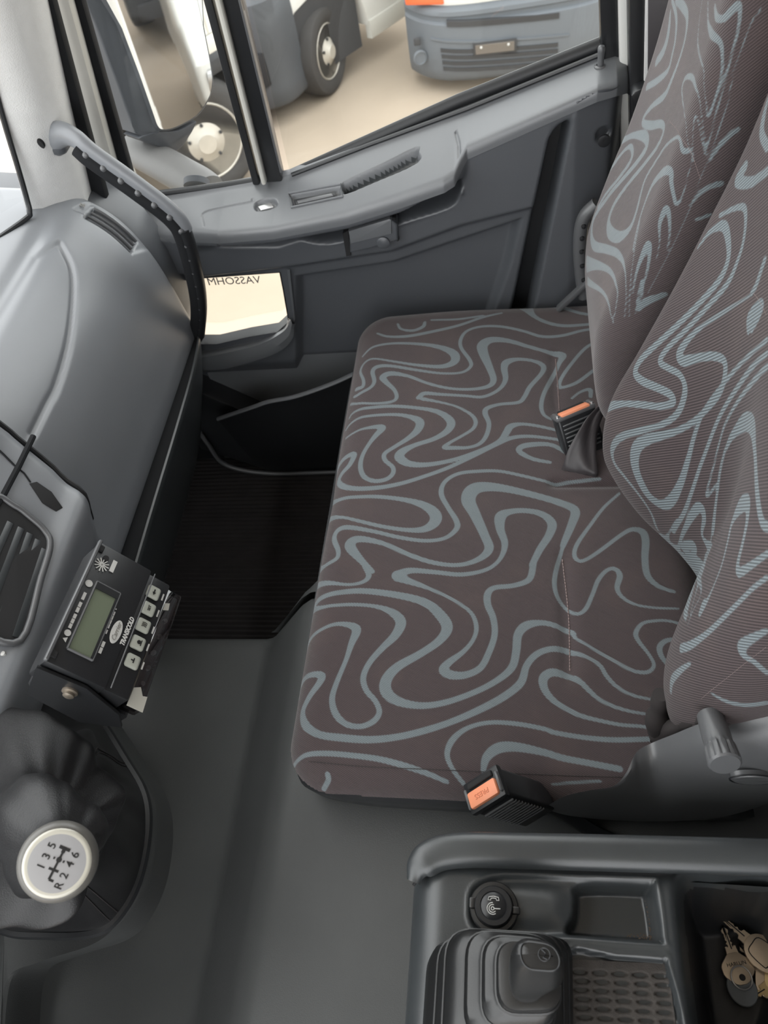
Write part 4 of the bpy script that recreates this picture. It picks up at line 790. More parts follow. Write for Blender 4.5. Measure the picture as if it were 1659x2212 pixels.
# near buckle: lies against the cushion's near edge, mouth facing the windscreen
def near_buckle():
    o = Vector((0.2934, 0.0519, 0.512))            # centre of the mouth
    ax = Vector((0.1027, -0.5693, -0.8157)).normalized(); X_, Y_, Z_ = frame_from(None, ax, Vector((0.3227, -0.7615, 0.5624)))   # body axis, wide edge, ribbed face
    M = T(o, frame=(X_, Y_, Z_))
    root = thing('seat_belt_buckle', 'black seat belt buckle with orange press button beside the near cushion edge', 'buckle', tuple(o+ax*.10))
    L, W, H_ = 0.106, 0.051, 0.036; sg = 1 if Z_.x < 0 else -1
    mb = MB(); mb.add(*rbox((L, W, H_), 0.005, 3, M @ T((L/2+.003, 0, 0)))); mb.build('body', M_GLOSSBLACK, root)
    mb = MB(); mb.add(*rbox((0.010, W+.003, H_+.003), 0.003, 2, M @ T((0.006, 0, 0)))); mb.build('mouth_rim', M_BLACK, root)
    mb = MB(); mb.add(*rbox((0.012, W*.84, H_*.56), 0.003, 2, M @ T((0.0025, -.001, sg*H_*.14)))); bt_ = mb.build('press_button', M_ORANGE, root, label='orange button marked PRESS')
    tm = T(M @ Vector((-.0037, -.001, sg*H_*.14)), frame=frame_from(None, Y_, Z_*sg)) @ Matrix.Rotation(pi, 4, 'Z')
    if (tm.to_3x3() @ Vector((0, 0, 1))).dot(ax) > 0: tm = T(M @ Vector((-.0037, -.001, sg*H_*.14)), frame=frame_from(None, -Y_, Z_*sg))
    mb = MB(); mb.add(*text_vf('PRESS', 0.0085, tm, 0.0002)); mb.build('press_lettering', M_ORANGE_D, bt_, False)
    mb = MB(); mb.add(*rbox((0.006, W*.74, H_*.20), 0.001, 1, M @ T((0.0005, 0, -sg*H_*.32)))); mb.build('tongue_slot', M_DULL, root)
    for s in (-1, 1):
        mb = MB(); mb.add(*rbox((0.010, 0.004, H_*.7), 0.0015, 1, M @ T((0.002, s*W*.47, sg*H_*.05)))); mb.build('mouth_cheek', M_COVER, root)
    for i in range(11):
        mb = MB(); mb.add(*rbox((0.0026, W*.86, 0.003), 0.0007, 1, M @ T((0.022+i*0.0063, 0, sg*(H_/2+.0006))))); mb.build('grip_rib', M_COVER, root)
    st = catmull([tuple(o+ax*L), tuple(o+ax*(L+.03)+Vector((0, -.01, 0))), (0.2917, -0.0873, 0.36), (0.2799, -0.14, 0.34)], 6)
    mb = MB().add(*tube(st, 0.0085, 10, flat=(1.5, .8))); mb.build('stalk', M_BLACK, root)
    mb = MB().add(*lathe([(0.016, 0), (0.016, 0.008), (0.010, 0.012), (0.0001, 0.013)], 8, T((0.3031, -0.1502, 0.33), (0.6, 0.2, 0)))); mb.build('anchor_bolt', M_BOLT, root)
    return M, root
near_buckle()
def mid_buckle():
    o = Vector((0.9024, -0.0782, 0.51)); r_ = Vector((0.9174, -0.107, 0.512)); l_ = Vector((0.8895, -0.0474, 0.508)); e = Vector((0.8635, -0.0939, 0.44))
    Y_ = (r_-l_).normalized(); X_ = (e-o); X_ = (X_-Y_*X_.dot(Y_)).normalized(); Z_ = X_.cross(Y_)
    M = T(o, frame=(X_, Y_, Z_)); W = (r_-l_).length; L = 0.080; H_ = 0.027
    root = thing('seat_belt_buckle', 'black seat belt buckle with orange button lying mid-bench under a loop of webbing', 'buckle', tuple(o+X_*.08))
    mb = MB(); mb.add(*rbox((L, W, H_), 0.004, 3, M @ T((L/2+.002, 0, 0)))); mb.build('body', M_GLOSSBLACK, root)
    up = 1 if (M.to_3x3() @ Vector((0, 0, 1))).z > 0 else -1
    mb = MB(); mb.add(*rbox((0.008, W+.002, H_+.003), 0.003, 2, M @ T((0.004, 0, 0)))); mb.build('mouth_rim', M_COVER, root)
    mb = MB(); mb.add(*rbox((0.010, W*.76, H_*.62), 0.002, 2, M @ T((0.0025, 0, up*H_*.22)))); mb.build('press_button', M_ORANGE, root, label='orange press button')
    for s in (-1, 1):
        mb = MB(); mb.add(*rbox((0.012, 0.0062, H_*.82), 0.0025, 2, M @ T((0.003, s*W*.455, up*.002)))); mb.build('mouth_cheek', M_CHROME, root)
    mb = MB(); mb.add(*rbox((0.005, W*.7, H_*.25), 0.001, 1, M @ T((0.0, 0, -up*H_*.25)))); mb.build('tongue_slot', M_DULL, root)
    for i in range(8):
        mb = MB(); mb.add(*rbox((0.0024, W*.82, 0.003), 0.0006, 1, M @ T((0.016+i*0.0070, 0, up*(H_/2+.0008))))); mb.build('grip_rib', M_COVER, root)
    # webbing that comes out of the slot, twists and disappears under the near backrest
    le = catmull([(0.8266, -0.0604, 0.449), (0.8311, -0.0638, 0.462), (0.8446, -0.0716, 0.482), (0.8624, -0.0866, 0.503), (0.887, -0.1038, 0.512), (0.9181, -0.1322, 0.512), (0.9528, -0.1656, 0.49)], 8)
    ri = catmull([(0.8117, -0.1129, 0.449), (0.8137, -0.1153, 0.458), (0.8371, -0.1139, 0.47), (0.8681, -0.116, 0.49), (0.8983, -0.1274, 0.5), (0.9168, -0.1459, 0.5), (0.943, -0.1766, 0.48)], 8)
    V = []; m_ = len(le)
    for i, (a, b) in enumerate(zip(le, ri)):
        a, b = Vector(a), Vector(b)
        for k in range(9): s = k/8; V.append(a.lerp(b, s)+Vector((0, 0, 0.0035*sin(s*9+i*.25)*sin(pi*s))))
    me = fast_mesh(np.array([tuple(v) for v in V]), quads(m_, 9)); ob = link('webbing', me, M_WEB, root)
    md = ob.modifiers.new('thick', 'SOLIDIFY'); md.thickness = 0.0014
    # folded edge of the slot in the cover, coloured dark for its shadow
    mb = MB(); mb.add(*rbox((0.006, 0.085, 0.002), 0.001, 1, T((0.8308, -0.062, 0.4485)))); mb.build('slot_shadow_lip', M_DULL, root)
mid_buckle()

# ------------------------------------------------------------------ dashboard
dash = thing('dashboard', 'grey moulded dashboard with glovebox lid and air vents below the windscreen', 'dashboard', (0.75, 0.75, 0.45))
DPROF = [(0.68,0.44),(0.652,0.455),(0.645,0.49),(0.648,0.53),(0.654,0.585),(0.668,0.66),(0.699,0.73),(0.75,0.777),(0.82,0.80),(0.92,0.815)]
DC, DS = spline2(DPROF, 44)
DN = np.gradient(DC, axis=0); DN /= np.linalg.norm(DN, axis=1)[:, None]; DN = np.stack([-DN[:, 1], DN[:, 0]], 1)   # outward: towards the cab, up
def dash_pt(x, s, h=0.0):
    s = np.asarray(s, float)
    y = np.interp(s, DS, DC[:, 0]); z = np.interp(s, DS, DC[:, 1]); ny_ = np.interp(s, DS, DN[:, 0]); nz_ = np.interp(s, DS, DN[:, 1])
    return np.stack([np.broadcast_to(x, s.shape), y+ny_*h, z+nz_*h], -1)
DL = DS[-1]
cD, hD = (0.615+0.605/2+0.0, DL/2), (0.605/2, DL/2)
x0d, x1d = 0.615, 1.215
cD = ((x0d+x1d)/2, DL/2); hD = ((x1d-x0d)/2, DL/2)
P, nx, ny_ = plane_grid(x0d-.03, x1d+.10, 0.005, DL, 0.003)
Q_, drop, s_ = sheet(P, cD, (hD[0], hD[1]+.2), 0.045, 0.035)
h = -drop
# airbag / glovebox lid outline, a soft step
lid = catmull([(0.7644, 0.2902), (0.8034, 0.2896), (0.8847, 0.301), (0.9725, 0.3252), (1.0286, 0.3483), (1.0686, 0.3819)], 8)
lid_poly = lid+[(1.02, 0.405), (0.80, 0.410), (0.55, 0.415), (0.55, 0.292)]
sdl = sd_poly(P, lid_poly)
h = h-0.004*(1-ss(sdl, -0.006, 0.008))
h = h-0.006*np.exp(-(sdl/0.004)**2)*(P[:, 0] > 0.70)*(1-ss(P[:, 1], .36, .40))
# raised top ridge by the windscreen
h = h-0.007*np.exp(-((P[:, 1]-0.418)/0.016)**2)*(1-ss(P[:, 0], 1.06, 1.16))
# recess for the far vent
ventc = np.array([1.178, 0.318]); hv = np.array([0.019, 0.062])
v4 = [(1.2008, 0.3668), (1.2017, 0.2434), (1.1557, 0.2681), (1.1579, 0.3865)]
sdv = sd_poly(P, v4)
h = h-0.004*(1-ss(sdv, -0.002, 0.003))
vin = [(1.1897, 0.3601), (1.1924, 0.2685), (1.1471, 0.2717), (1.1473, 0.3676)]
sdi = sd_poly(P, vin); h = h-0.012*(1-ss(sdi, -0.002, 0.001))
W_ = dash_pt(Q_[:, 0], np.clip(P[:, 1], 0, DL), 0) ; W_ = dash_pt(Q_[:, 0], np.clip(P[:, 1], 0, DL)); 
nyy = np.interp(P[:, 1], DS, DN[:, 0]); nzz = np.interp(P[:, 1], DS, DN[:, 1])
W_[:, 1] += nyy*h; W_[:, 2] += nzz*h
Qd = quads(nx, ny_); far_drop = drop < 0.16
Qd = Qd[far_drop[Qd].all(1)]
pad = link('passenger_pad', fast_mesh(W_, Qd), M_DASH, dash)
# slats of the far vent
vv = [np.array(p) for p in vin]
for k in range(4):
    a = vv[0]+(vv[3]-vv[0])*(k+.5)/4; b = vv[1]+(vv[2]-vv[1])*(k+.5)/4
    ln = [tuple(dash_pt(*(a+(b-a)*t), -0.005-0.0012*k)) for t in np.linspace(0.02, .98, 9)]
    mb = MB().add(*tube(ln, 0.0036, 6, flat=(1, .5))); mb.build('vent_slat', M_COVER, dash)
mb = MB(); q = np.array((1.1762, 0.3782)); e1 = dash_pt(q[0]+.006, q[1], -.002); e2 = dash_pt(q[0], q[1]+.006, -.002); e0 = dash_pt(q[0], q[1], -.002)
Mi = T(tuple(e0), frame=frame_from(e0, Vector(e1-e0), Vector(e2-e0))) 
for dx, dy in ((-.002, -.003), (.002, -.003), (-.002, 0), (.002, 0), (-.002, .003), (.002, .003)): mb.add(*rbox((0.003, 0.002, 0.0008), 0, 1, Mi @ T((dx, dy, .0018))))
mb.build('vent_symbol', M_GREYPRINT, dash, False)
# gap under the pad coloured dark for its shade, and rounded lower shelf edge
mb = MB(); mb.add(*rbox((0.60, 0.10, 0.10), 0.01, 2, T((0.93, 0.735, 0.44)))); mb.build('under_pad', M_SEAL, dash)
sh = catmull([(0.60, 0.618, 0.445), (0.75, 0.619, 0.452), (0.95, 0.621, 0.458), (1.10, 0.626, 0.462), (1.19, 0.640, 0.466), (1.235, 0.68, 0.47)], 6)
for nm, m__, pr_ in (('shelf_gap_shade', M_SEAL, ((0.09, 0.006), (0.03, 0.004), (0.006, 0.001))), ('lower_shelf', M_CONSOLE, ((0.006, 0.001), (0.004, 0.008), (0.001, 0.006), (0, 0.001), (0.001, -0.006), (0.008, -0.03), (0.03, -0.10), (0.09, -0.26)))):
    V = [(x, y+dy, z+dz_) for (x, y, z) in sh for dy, dz_ in pr_]
    mb = MB().add(V, [tuple(q) for q in quads(len(sh), len(pr_))]); mb.build(nm, m__, dash)
# end cheek of the dash by the door (dark, behind the grab handle)
mb = MB(); mb.add(*prism([(1.205, y, z) for y, z in [(0.69, 0.44), (0.665, 0.50), (0.67, 0.62), (0.70, 0.71), (0.75, 0.76), (0.95, 0.79), (0.95, 0.44)]], (0.08, 0, 0), 0.012)); mb.build('end_cheek', M_DOOR, dash)
# --- centre stack, standing proud between driver and passenger sides
stack = [(0.92, 0.86), (0.80, 0.855), (0.73, 0.835), (0.695, 0.80), (0.672, 0.755), (0.645, 0.715), (0.622, 0.683), (0.603, 0.668), (0.596, 0.655), (0.598, 0.63), (0.606, 0.59), (0.63, 0.545), (0.68, 0.51), (0.80, 0.49)]
SCv, SS_ = spline2(stack, 20)
def side_x(y, z): return float(np.interp(z, [0.30, 0.60, 0.64, 0.70, 0.76, 0.86], [0.600, 0.612, 0.622, 0.652, 0.668, 0.672]))
nx_ = 90; V = []
ts = np.linspace(0, 1, nx_)
SN = np.gradient(SCv, axis=0); SN /= np.linalg.norm(SN, axis=1)[:, None]; SN = np.stack([-SN[:, 1]*-1, SN[:, 0]*-1], 1)
if SN[60][0] > 0: SN = -SN
for t in ts:
    for (y, z), (ny2, nz2) in zip(SCv, SN):
        xe = side_x(y, z); x = -0.35+(xe+0.35)*t
        e = max(0, x-(xe-0.018))/0.018; k = 0.018*(1-math.sqrt(max(0, 1-e*e)))
        hh = -k
        V.append((x, y-ny2*0+(ny2*hh), z+nz2*hh))
n2 = len(SCv)
for (y, z) in SCv: V.append((side_x(y, z)+.0005, y+.05, z-.01))
me = fast_mesh(V, quads(nx_+1, n2)); stk = link('centre_stack', me, M_DASH, dash)
# seam groove lines across the stack and along its side
def stack_pt(x, z_, lift=0.0): 
    i = int(np.argmin(abs(SCv[:, 1]-z_)+(SCv[:, 0] > .86)*9)); return (x, SCv[i, 0]+SN[i, 0]*lift, SCv[i, 1]+SN[i, 1]*lift)
mb = MB(); ln = [(side_x(0, z)+.001, stack_pt(0, z)[1]+.012, z-.004) for z in np.linspace(0.84, 0.62, 24)]
mb.add(*tube(ln, 0.004, 8)); mb.build('side_joint', M_BLACK, dash)
mb = MB(); mb.add(*tube([(0.5187, 0.6609, 0.7394), (0.5695, 0.6592, 0.737), (0.6204, 0.6583, 0.7356), (0.6716, 0.6582, 0.7354)], 0.0040, 8)); mb.build('upper_joint', M_SEAL, dash)
mb = MB(); mb.add(*tube([(0.6275, 0.6807, 0.7738), (0.6224, 0.6711, 0.7545), (0.6166, 0.6621, 0.7404)], 0.0014, 6)); mb.build('cross_joint', M_SEAL, dash)
mb = MB(); mb.add(*tube([(0.6166, 0.6621, 0.7404), (0.6128, 0.6531, 0.7273), (0.6049, 0.646, 0.7173)], 0.0012, 6)); mb.build('cross_joint', M_SEAL, dash)
fr0 = [(0.6025, 0.6459, 0.7183), (0.6105, 0.6415, 0.7121), (0.6076, 0.6286, 0.6933), (0.5923, 0.6145, 0.6778), (0.5834, 0.6189, 0.6815), (0.5856, 0.6316, 0.6975)]
mb = MB().add(*prism(fr0, (0, 0.004, -0.003), 0.001)); mb.build('finger_recess', M_DULL, dash)
# centre air vent: frame, dark well, slats
vf = [(0.5613, 0.6488, 0.7239), (0.5568, 0.6347, 0.7034), (0.5487, 0.6214, 0.6853), (0.531, 0.6113, 0.6766), (0.4816, 0.6071, 0.6738), (0.3955, 0.6028, 0.6706), (0.3958, 0.6382, 0.7086), (0.4523, 0.6613, 0.7418), (0.553, 0.6647, 0.747)]
mb = MB().add(*tube(catmull(vf, 5, True), 0.0045, 10, closed=True)); mb.build('vent_bezel', M_COVER, dash)
cv = Vector((0, 0, 0))
for p in vf: cv += Vector(p)/len(vf)
V = [tuple(cv+Vector((0, -.001, 0)))]+[tuple(Vector(p)+Vector((0, -.0005, 0))) for p in catmull(vf, 5, True)]; n_ = len(V)-1
mb = MB().add(V, [(0, 1+k, 1+(k+1) % n_) for k in range(n_)]); mb.build('vent_well', M_DULL, dash, False)
for a, b in (((0.5113, 0.654, 0.7348), (0.4455, 0.652, 0.7319)), ((0.5361, 0.6449, 0.7219), (0.4089, 0.644, 0.7205)), ((0.5359, 0.6366, 0.7099), (0.4046, 0.6326, 0.704)), ((0.5345, 0.6295, 0.6993), (0.404, 0.6238, 0.6916)), ((0.5313, 0.6219, 0.6891), (0.4015, 0.6158, 0.6824)), ((0.5224, 0.6137, 0.6808), (0.3976, 0.6067, 0.676))):
    mb = MB(); mb.add(*bar(a, b, 0.0085, 0.0016, (0, .55, .85), 0.0005)); mb.build('vent_slat', M_CONSOLE, dash)
mb = MB().add(*lathe([(0.0001, 0.002), (0.003, 0.001), (0.0032, -0.002)], 12, T((0.3751, 0.6144, 0.6763)))); mb.build('indicator_dot', M_WHITEPRINT, dash)
# edge highlight bar: rounded break between the vent face and the lower face
# --- lower console carrying the gear lever boot
mb = MB()
base = catmull([(0.5657, 0.8844), (0.5066, 0.7634), (0.4583, 0.7048), (0.3931, 0.6385), (0.3434, 0.591), (0.2927, 0.5678), (0.2246, 0.5592), (0.1718, 0.5702), (0.1388, 0.599), (0.11, 0.674), (0.0841, 0.7142), (0.0044, 0.6952), (-0.0896, 0.6558)], 8)
V = []
for z, o_ in [(0.18, 0.010), (0.20, 0.006), (0.22, 0.002), (0.24, 0.001), (0.258, 0.0), (0.265, -0.004), (0.268, -0.012)]:
    for x, y in base: V.append((x+o_*.9, y-o_*.7, z))
for x, y in base: V.append((0.20+(x-.20)*.3, 0.78+(y-.78)*.3, 0.269))
mb.add(V, [tuple(q) for q in quads(8, len(base))]); mb.build('gear_plinth', M_VINYL, fl)
# bright rim of the right windscreen seal at the dash top
ws = catmull([(1.128, 0.7246, 1.1074), (1.128, 0.7649, 0.9669), (1.122, 0.784, 0.878), (1.118, 0.7958, 0.825), (1.11, 0.7979, 0.8067), (1.1, 0.806, 0.8002), (1.02, 0.8503, 0.8015)], 6)
mb = MB().add(*tube(ws, 0.0045, 8)); tag(mb.build('trim_10', M_BLACK), 'thin black seal at the lower corner of the windscreen', kind='structure')

# ------------------------------------------------------------------ grab handle beside the door
gh = thing('grab_handle', 'long curved grab handle with dimpled black rubber grip beside the quarter window', 'grab handle', (1.17, 0.62, 0.55))
path = catmull([(1.175, 0.7408, 0.8906), (1.165, 0.7094, 0.9019), (1.155, 0.6849, 0.8958), (1.15, 0.666, 0.8739), (1.15, 0.6134, 0.8117), (1.155, 0.5761, 0.7543), (1.16, 0.5722, 0.7075), (1.17, 0.5884, 0.614), (1.18, 0.6093, 0.5438), (1.195, 0.645, 0.4643)], 8)
n_ = len(path); rad = [0.0185-0.004*ss(np.array(i/n_), 0, .25).item() for i in range(n_)]
mb = MB().add(*tube(path[:47], rad[:47], 14, flat=(1.15, .85))); mb.build('rail', M_DASH, gh)
mb = MB().add(*tube(path[45:], [r+.0012 for r in rad[45:]], 14, flat=(1.15, .85))); mb.build('lower_sleeve', M_BLACK, gh)
gp = path[18:]; grip = [(x-.004, y+.007, z-.009) for x, y, z in gp]
mb = MB().add(*tube(grip, 0.0125, 12, flat=(1.1, 1.0))); gr = mb.build('rubber_grip', M_SEAL, gh)
seg = np.r_[0, np.cumsum([np.linalg.norm(np.array(a)-np.array(b)) for a, b in zip(grip[:-1], grip[1:])])]
for k in range(15):
    s = 0.012+k*(seg[-1]-.02)/15
    q = [np.interp(s, seg, [g[j] for g in grip]) for j in range(3)]
    d = (Vector((0, 0, 1.45))-Vector(q)).normalized(); d = Vector((d.x*.75, d.y-.25, d.z*.55)).normalized(); ox = d.orthogonal().normalized()
    mb = MB().add(*lathe([(0.0001, 0.0160), (0.0040, 0.0152), (0.0062, 0.0128), (0.0072, 0.008)], 12, T(tuple(q), frame=(ox, d.cross(ox), d)))); mb.build('dimple', M_COVER, gr)
mb = MB().add(*rbox((0.05, 0.05, 0.05), 0.015, 3, T((1.185, 0.7425, 0.8884)))); mb.build('mount', M_DOOR, gh)

# ------------------------------------------------------------------ refrigeration control unit on its bracket
uA, uB, uC = Vector((0.4697, 0.475, 0.7708)), Vector((0.3154, 0.475, 0.7876)), Vector((0.4596, 0.432, 0.7198))
ux, uy, uz = frame_from(uB, uA-uB, uA-uC)
UW, UH = (uA-uB).length, (uA-uC).dot(uy)
UM = T(uB, frame=(ux, uy, uz))
def U(u, v, h=0.0): return UM @ Vector((u*UW, -v*UH, h))
def UT(u, v, h=0.0): return UM @ T((u*UW, -v*UH, h))
unit = thing('control_unit', 'black control unit with green display and five cream buttons on a bracket', 'control unit', tuple(U(.5, .7, -.03)))
mb = MB(); mb.add(*rbox((UW*1.02, UH*1.03, 0.044), 0.003, 2, UT(.5, .5, -.0221))); mb.build('housing', M_UNIT, unit)
mb = MB(); mb.add(*rbox((UW*1.0, UH*.46, 0.050), 0.003, 2, UT(.5, 1.22, -.031))); mb.build('button_strip', M_UNIT, unit)
mb = MB(); mb.add(*rbox((UW*1.02, 0.004, 0.006), 0.001, 1, UT(.5, -.01, .001))); mb.build('top_ridge', M_COVER, unit)
mb = MB(); mb.add(*rbox((UW*.98, 0.0015, 0.002), 0.0005, 1, UT(.5, 1.075, .0005))); mb.build('fold_line', M_COVER, unit)
# display window
dw, dh, du, dv_ = .56, .43, .41, .425
mb = MB(); z0 = 0.0004
pts = [(-dw/2, -dh/2), (dw/2, -dh/2), (dw/2, dh/2), (-dw/2, dh/2)]
fr_ = [tuple(U(du+a, dv_+b, .0012)) for a, b in pts]
for i in range(4): mb.add(*tube([fr_[i], fr_[(i+1) % 4]], 0.0014, 6))
dfr = mb.build('display_frame', M_COVER, unit)
mb = MB(); mb.add(*rbox((UW*dw, UH*dh, 0.0008), 0, 1, UT(du, dv_, .0004))); lcd = mb.build('display', M_LCD, unit, False, label='greenish unlit display')
mb = MB(); mb.add(*rbox((UW*dw*.10, UH*dh*.98, 0.0024), 0, 1, UT(du+dw*.455, dv_, .0012))); mb.add(*rbox((UW*dw*.9, UH*dh*.10, 0.0024), 0, 1, UT(du-.02, dv_+dh*.45, .0012))); mb.build('display_lip', M_UNIT, unit, False)
# lettering and symbols
def utext(name, s, u, v, size, m=M_WHITEPRINT, h=.0006, **k):
    mb = MB(); mb.add(*text_vf(s, size, UT(u, v, h), 0.0002, **k)); return mb.build(name, m, unit, False)
mb = MB().add(*lathe([(0.0001, 0.0006), (0.0135, 0.0006), (0.0140, 0.0002)], 32, UT(.405, .82, .0003) @ Matrix.Diagonal((1.05, .42, 1, 1)))); mb.build('logo_oval', M_WHITEPRINT, unit)
utext('logo_word', 'Carrier', .405, .82, 0.0075, M_GREYPRINT, .0012, shear=.3)
mb = MB(); mb.add(*rbox((UW*.29, UH*.10, 0.0006), 0, 1, UT(.435, 1.0-.045, .0006))); 
utext('logo_type', 'TRANSICOLD', .445, .985, 0.0072, M_WHITEPRINT, .0012, shear=.25, bold=.0003, sx=.82)
mb = MB()
for k in range(6): mb.add(*rbox((0.0170, 0.0011, 0.0006), 0, 1, UT(.835, .17, .0008) @ Matrix.Rotation(k*pi/6, 4, 'Z')))
mb.build('snowflake', M_WHITEPRINT, unit, False)
mb = MB().add(*lathe([(0.0001, 0.0009), (0.0034, 0.0009), (0.0036, 0)], 16, UT(.90, .19, .0006))); mb.build('status_lamp', M_DULL, unit)
mb = MB(); mb.add(*rbox((UW*.10, UH*.075, 0.0006), 0, 1, UT(.87, .355, .0006))); mb.build('label_plate', M_WHITEPRINT, unit, False)
for (u0, u1, v, hh) in ((.27, .39, .115, .05), (.40, .49, .115, .05), (.505, .575, .115, .05), (.56, .57, .66, .05), (.40, .545, .665, .045), (.355, .39, .665, .045), (.20, .30, .70, .05)):
    mb = MB(); n_ = max(1, int((u1-u0)/.035)); 
    for i in range(n_): mb.add(*rbox((UW*(u1-u0)/n_*.86, UH*hh, 0.0005), 0, 1, UT(u0+(i+.5)*(u1-u0)/n_, v, .0005)))
    mb.build('print_mark', M_WHITEPRINT, unit, False)
mb = MB(); mb.add(*prism([tuple(U(.165, .15, .0006)), tuple(U(.205, .15, .0006)), tuple(U(.185, .085, .0006))], tuple(uz*.0004))); mb.build('warning_triangle', M_WHITEPRINT, unit, False)
mb = MB(); mb.add(*lathe([(0.0001, 0.0005), (0.0036, 0.0005), (0.0037, 0)], 14, UT(.235, .12, .0005))); mb.build('alarm_symbol', M_WHITEPRINT, unit, False)
mb = MB(); mb.add(*lathe([(0.0001, 0.0005), (0.0042, 0.0005), (0.0043, 0)], 14, UT(.648, .105, .0005))); mb.build('clock_symbol', M_WHITEPRINT, unit, False)
# five buttons on the lower strip
for k, (u, v) in enumerate([(.272, 1.27), (.42, 1.245), (.565, 1.225), (.71, 1.205), (.855, 1.185)]):
    mb = MB(); mb.add(*rbox((0.0165, 0.0165, 0.005), 0.003, 3, UT(u, v, -.0040))); b_ = mb.build('button', M_BUTTON, unit)
    mb = MB()
    hz_ = -.0010
    if k == 0: mb.add(*rbox((0.006, 0.0012, 0.0006), 0, 1, UT(u, v, hz_))); mb.add(*rbox((0.0012, 0.004, 0.0006), 0, 1, UT(u, v-.02, hz_)))
    elif k == 1: mb.add(*lathe([(0.0001, 0.0004), (0.0024, 0.0004), (0.0025, 0)], 10, UT(u, v, hz_))); mb.add(*rbox((0.007, 0.0010, 0.0006), 0, 1, UT(u, v+.04, hz_)))
    elif k == 2:
        for d in (-.0022, 0, .0022): mb.add(*tube([UT(u, v, hz_) @ Vector((d, -.003, 0)), UT(u, v, hz_) @ Vector((d+.001, 0, 0)), UT(u, v, hz_) @ Vector((d, .003, 0))], 0.0004, 5))
    elif k == 3: mb.add(*text_vf('SET', 0.0048, UT(u, v, hz_), 0.0002))
    else: mb.add(*rbox((0.006, 0.0016, 0.0006), 0, 1, UT(u, v, hz_))); mb.add(*prism([UT(u, v, hz_) @ Vector(p) for p in ((-.0045, 0, 0), (-.001, .0022, 0), (-.001, -.0022, 0))], tuple(uz*.0004)))
    mb.build('symbol', M_BLACKPRINT, b_, False)
    mb = MB(); mb.add(*rbox((0.009, 0.0018, 0.0005), 0, 1, UT(u+.01, v+.195, -.0054))); mb.build('button_caption', M_WHITEPRINT, unit, False)
# smoked clear cover with a torn cream sticker along the lower edge
mb = MB(); mb.add(*rbox((UW*1.0, UH*.30, 0.020), 0.003, 2, UT(.50, 1.62, -.024))); mb.build('clear_cover', M_SMOKE, unit)
mb = MB(); mb.add(*rbox((UW*.96, UH*.24, 0.012), 0.002, 2, UT(.50, 1.62, -.026))); mb.build('terminal_block', M_UNIT, unit)
mb = MB(); mb.add(*prism([tuple(U(a, b, -.0130)) for a, b in ((-.01, 1.48), (.13, 1.49), (.155, 1.60), (.10, 1.68), (.11, 1.76), (-.01, 1.77))], tuple(uz*-.0006))); mb.build('sticker', M_STICKER, unit, False)
mb = MB(); mb.add(*prism([tuple(U(a, b, -.0130)) for a, b in ((.80, 1.50), (.86, 1.49), (.88, 1.58), (.82, 1.60))], tuple(uz*-.0006))); mb.build('sticker', M_STICKER, unit, False)
for u in (.20, .33, .46, .60, .74):
    mb = MB().add(*lathe([(0.0001, 0.003), (0.0028, 0.003), (0.003, -.004)], 10, UT(u, 1.63, -.019))); mb.build('cover_screw', M_COVER, unit)
for u, v in ((.055, .06), (.955, .04)):
    mb = MB(); mb.add(*rbox((0.008, 0.008, 0.004), 0.001, 1, UT(u, v, .0005))); mb.build('corner_clip', M_DULL, unit)
# bracket cheek and bolt on the driver's side
mb = MB(); mb.add(*prism([tuple(U(-.02, -.05, -.01)), tuple(U(-.02, .75, -.006)), tuple(U(-.02, 1.5, -.03)), tuple(U(-.02, 1.75, -.055)), tuple(U(-.02, 1.2, -.085)), tuple(U(-.02, .2, -.075))], tuple(ux*-.004), 0.001)); mb.build('bracket_cheek', M_UNIT, unit)
mb = MB(); mb.add(*rbox((UW*1.0, UH*1.6, 0.03), 0.004, 1, UT(.5, .95, -.062))); mb.build('bracket_back', M_UNIT, unit)
bx = frame_from(None, uy, uz)
mb = MB().add(*lathe([(0.0085, 0.0), (0.0085, 0.002), (0.006, 0.003), (0.006, 0.006), (0.004, 0.0072), (0.0001, 0.0075)], 20, T(U(-.045, .62, -.026), frame=(uy, uz, ux)) @ Matrix.Rotation(pi, 4, 'X'))); mb.build('bracket_bolt', M_BOLT, unit)

# ------------------------------------------------------------------ gear lever with leather boot
gl = thing('gear_lever', 'gear lever with round silver shift-pattern knob on a creased black leather boot', 'gear lever', (0.30, 0.69, 0.27))
kc = Vector((0.1239, 0.377, 0.815))
axis = Vector((-0.30, -0.46, 0.84)).normalized()
rd = Vector((0.1357, 0.3702, 0.815))-Vector((0.1055, 0.3771, 0.815)); rd = (rd-axis*rd.dot(axis)).normalized()   # reading direction of the digits
kf = (rd, axis.cross(rd), axis); KM = T(kc, frame=kf)
mb = MB().add(*lathe([(0.012, -0.034), (0.017, -0.030), (0.024, -0.022), (0.0302, -0.012), (0.0314, -0.004), (0.0306, 0.001), (0.0285, 0.0045), (0.0260, 0.0060), (0.0001, 0.0060)], 48, KM)); mb.build('knob_ring', M_KNOBRING, gl)
mb = MB().add(*lathe([(0.0262, 0.004), (0.0262, 0.0064), (0.0254, 0.0074), (0.0242, 0.0079), (0.0232, 0.0080), (0.0001, 0.0080)], 48, KM)); mb.build('knob_edge', M_KNOBEDGE, gl, label='cream edge of the knob cap')
mb = MB().add(*lathe([(0.0240, 0.0077), (0.020, 0.0083), (0.012, 0.0088), (0.0001, 0.0091)], 48, KM)); mb.build('knob_cap', M_KNOBCAP, gl)
def KT(x, y, r=0): return KM @ T((x, y, 0.0090-(x*x+y*y)*2.2), (0, 0, r))
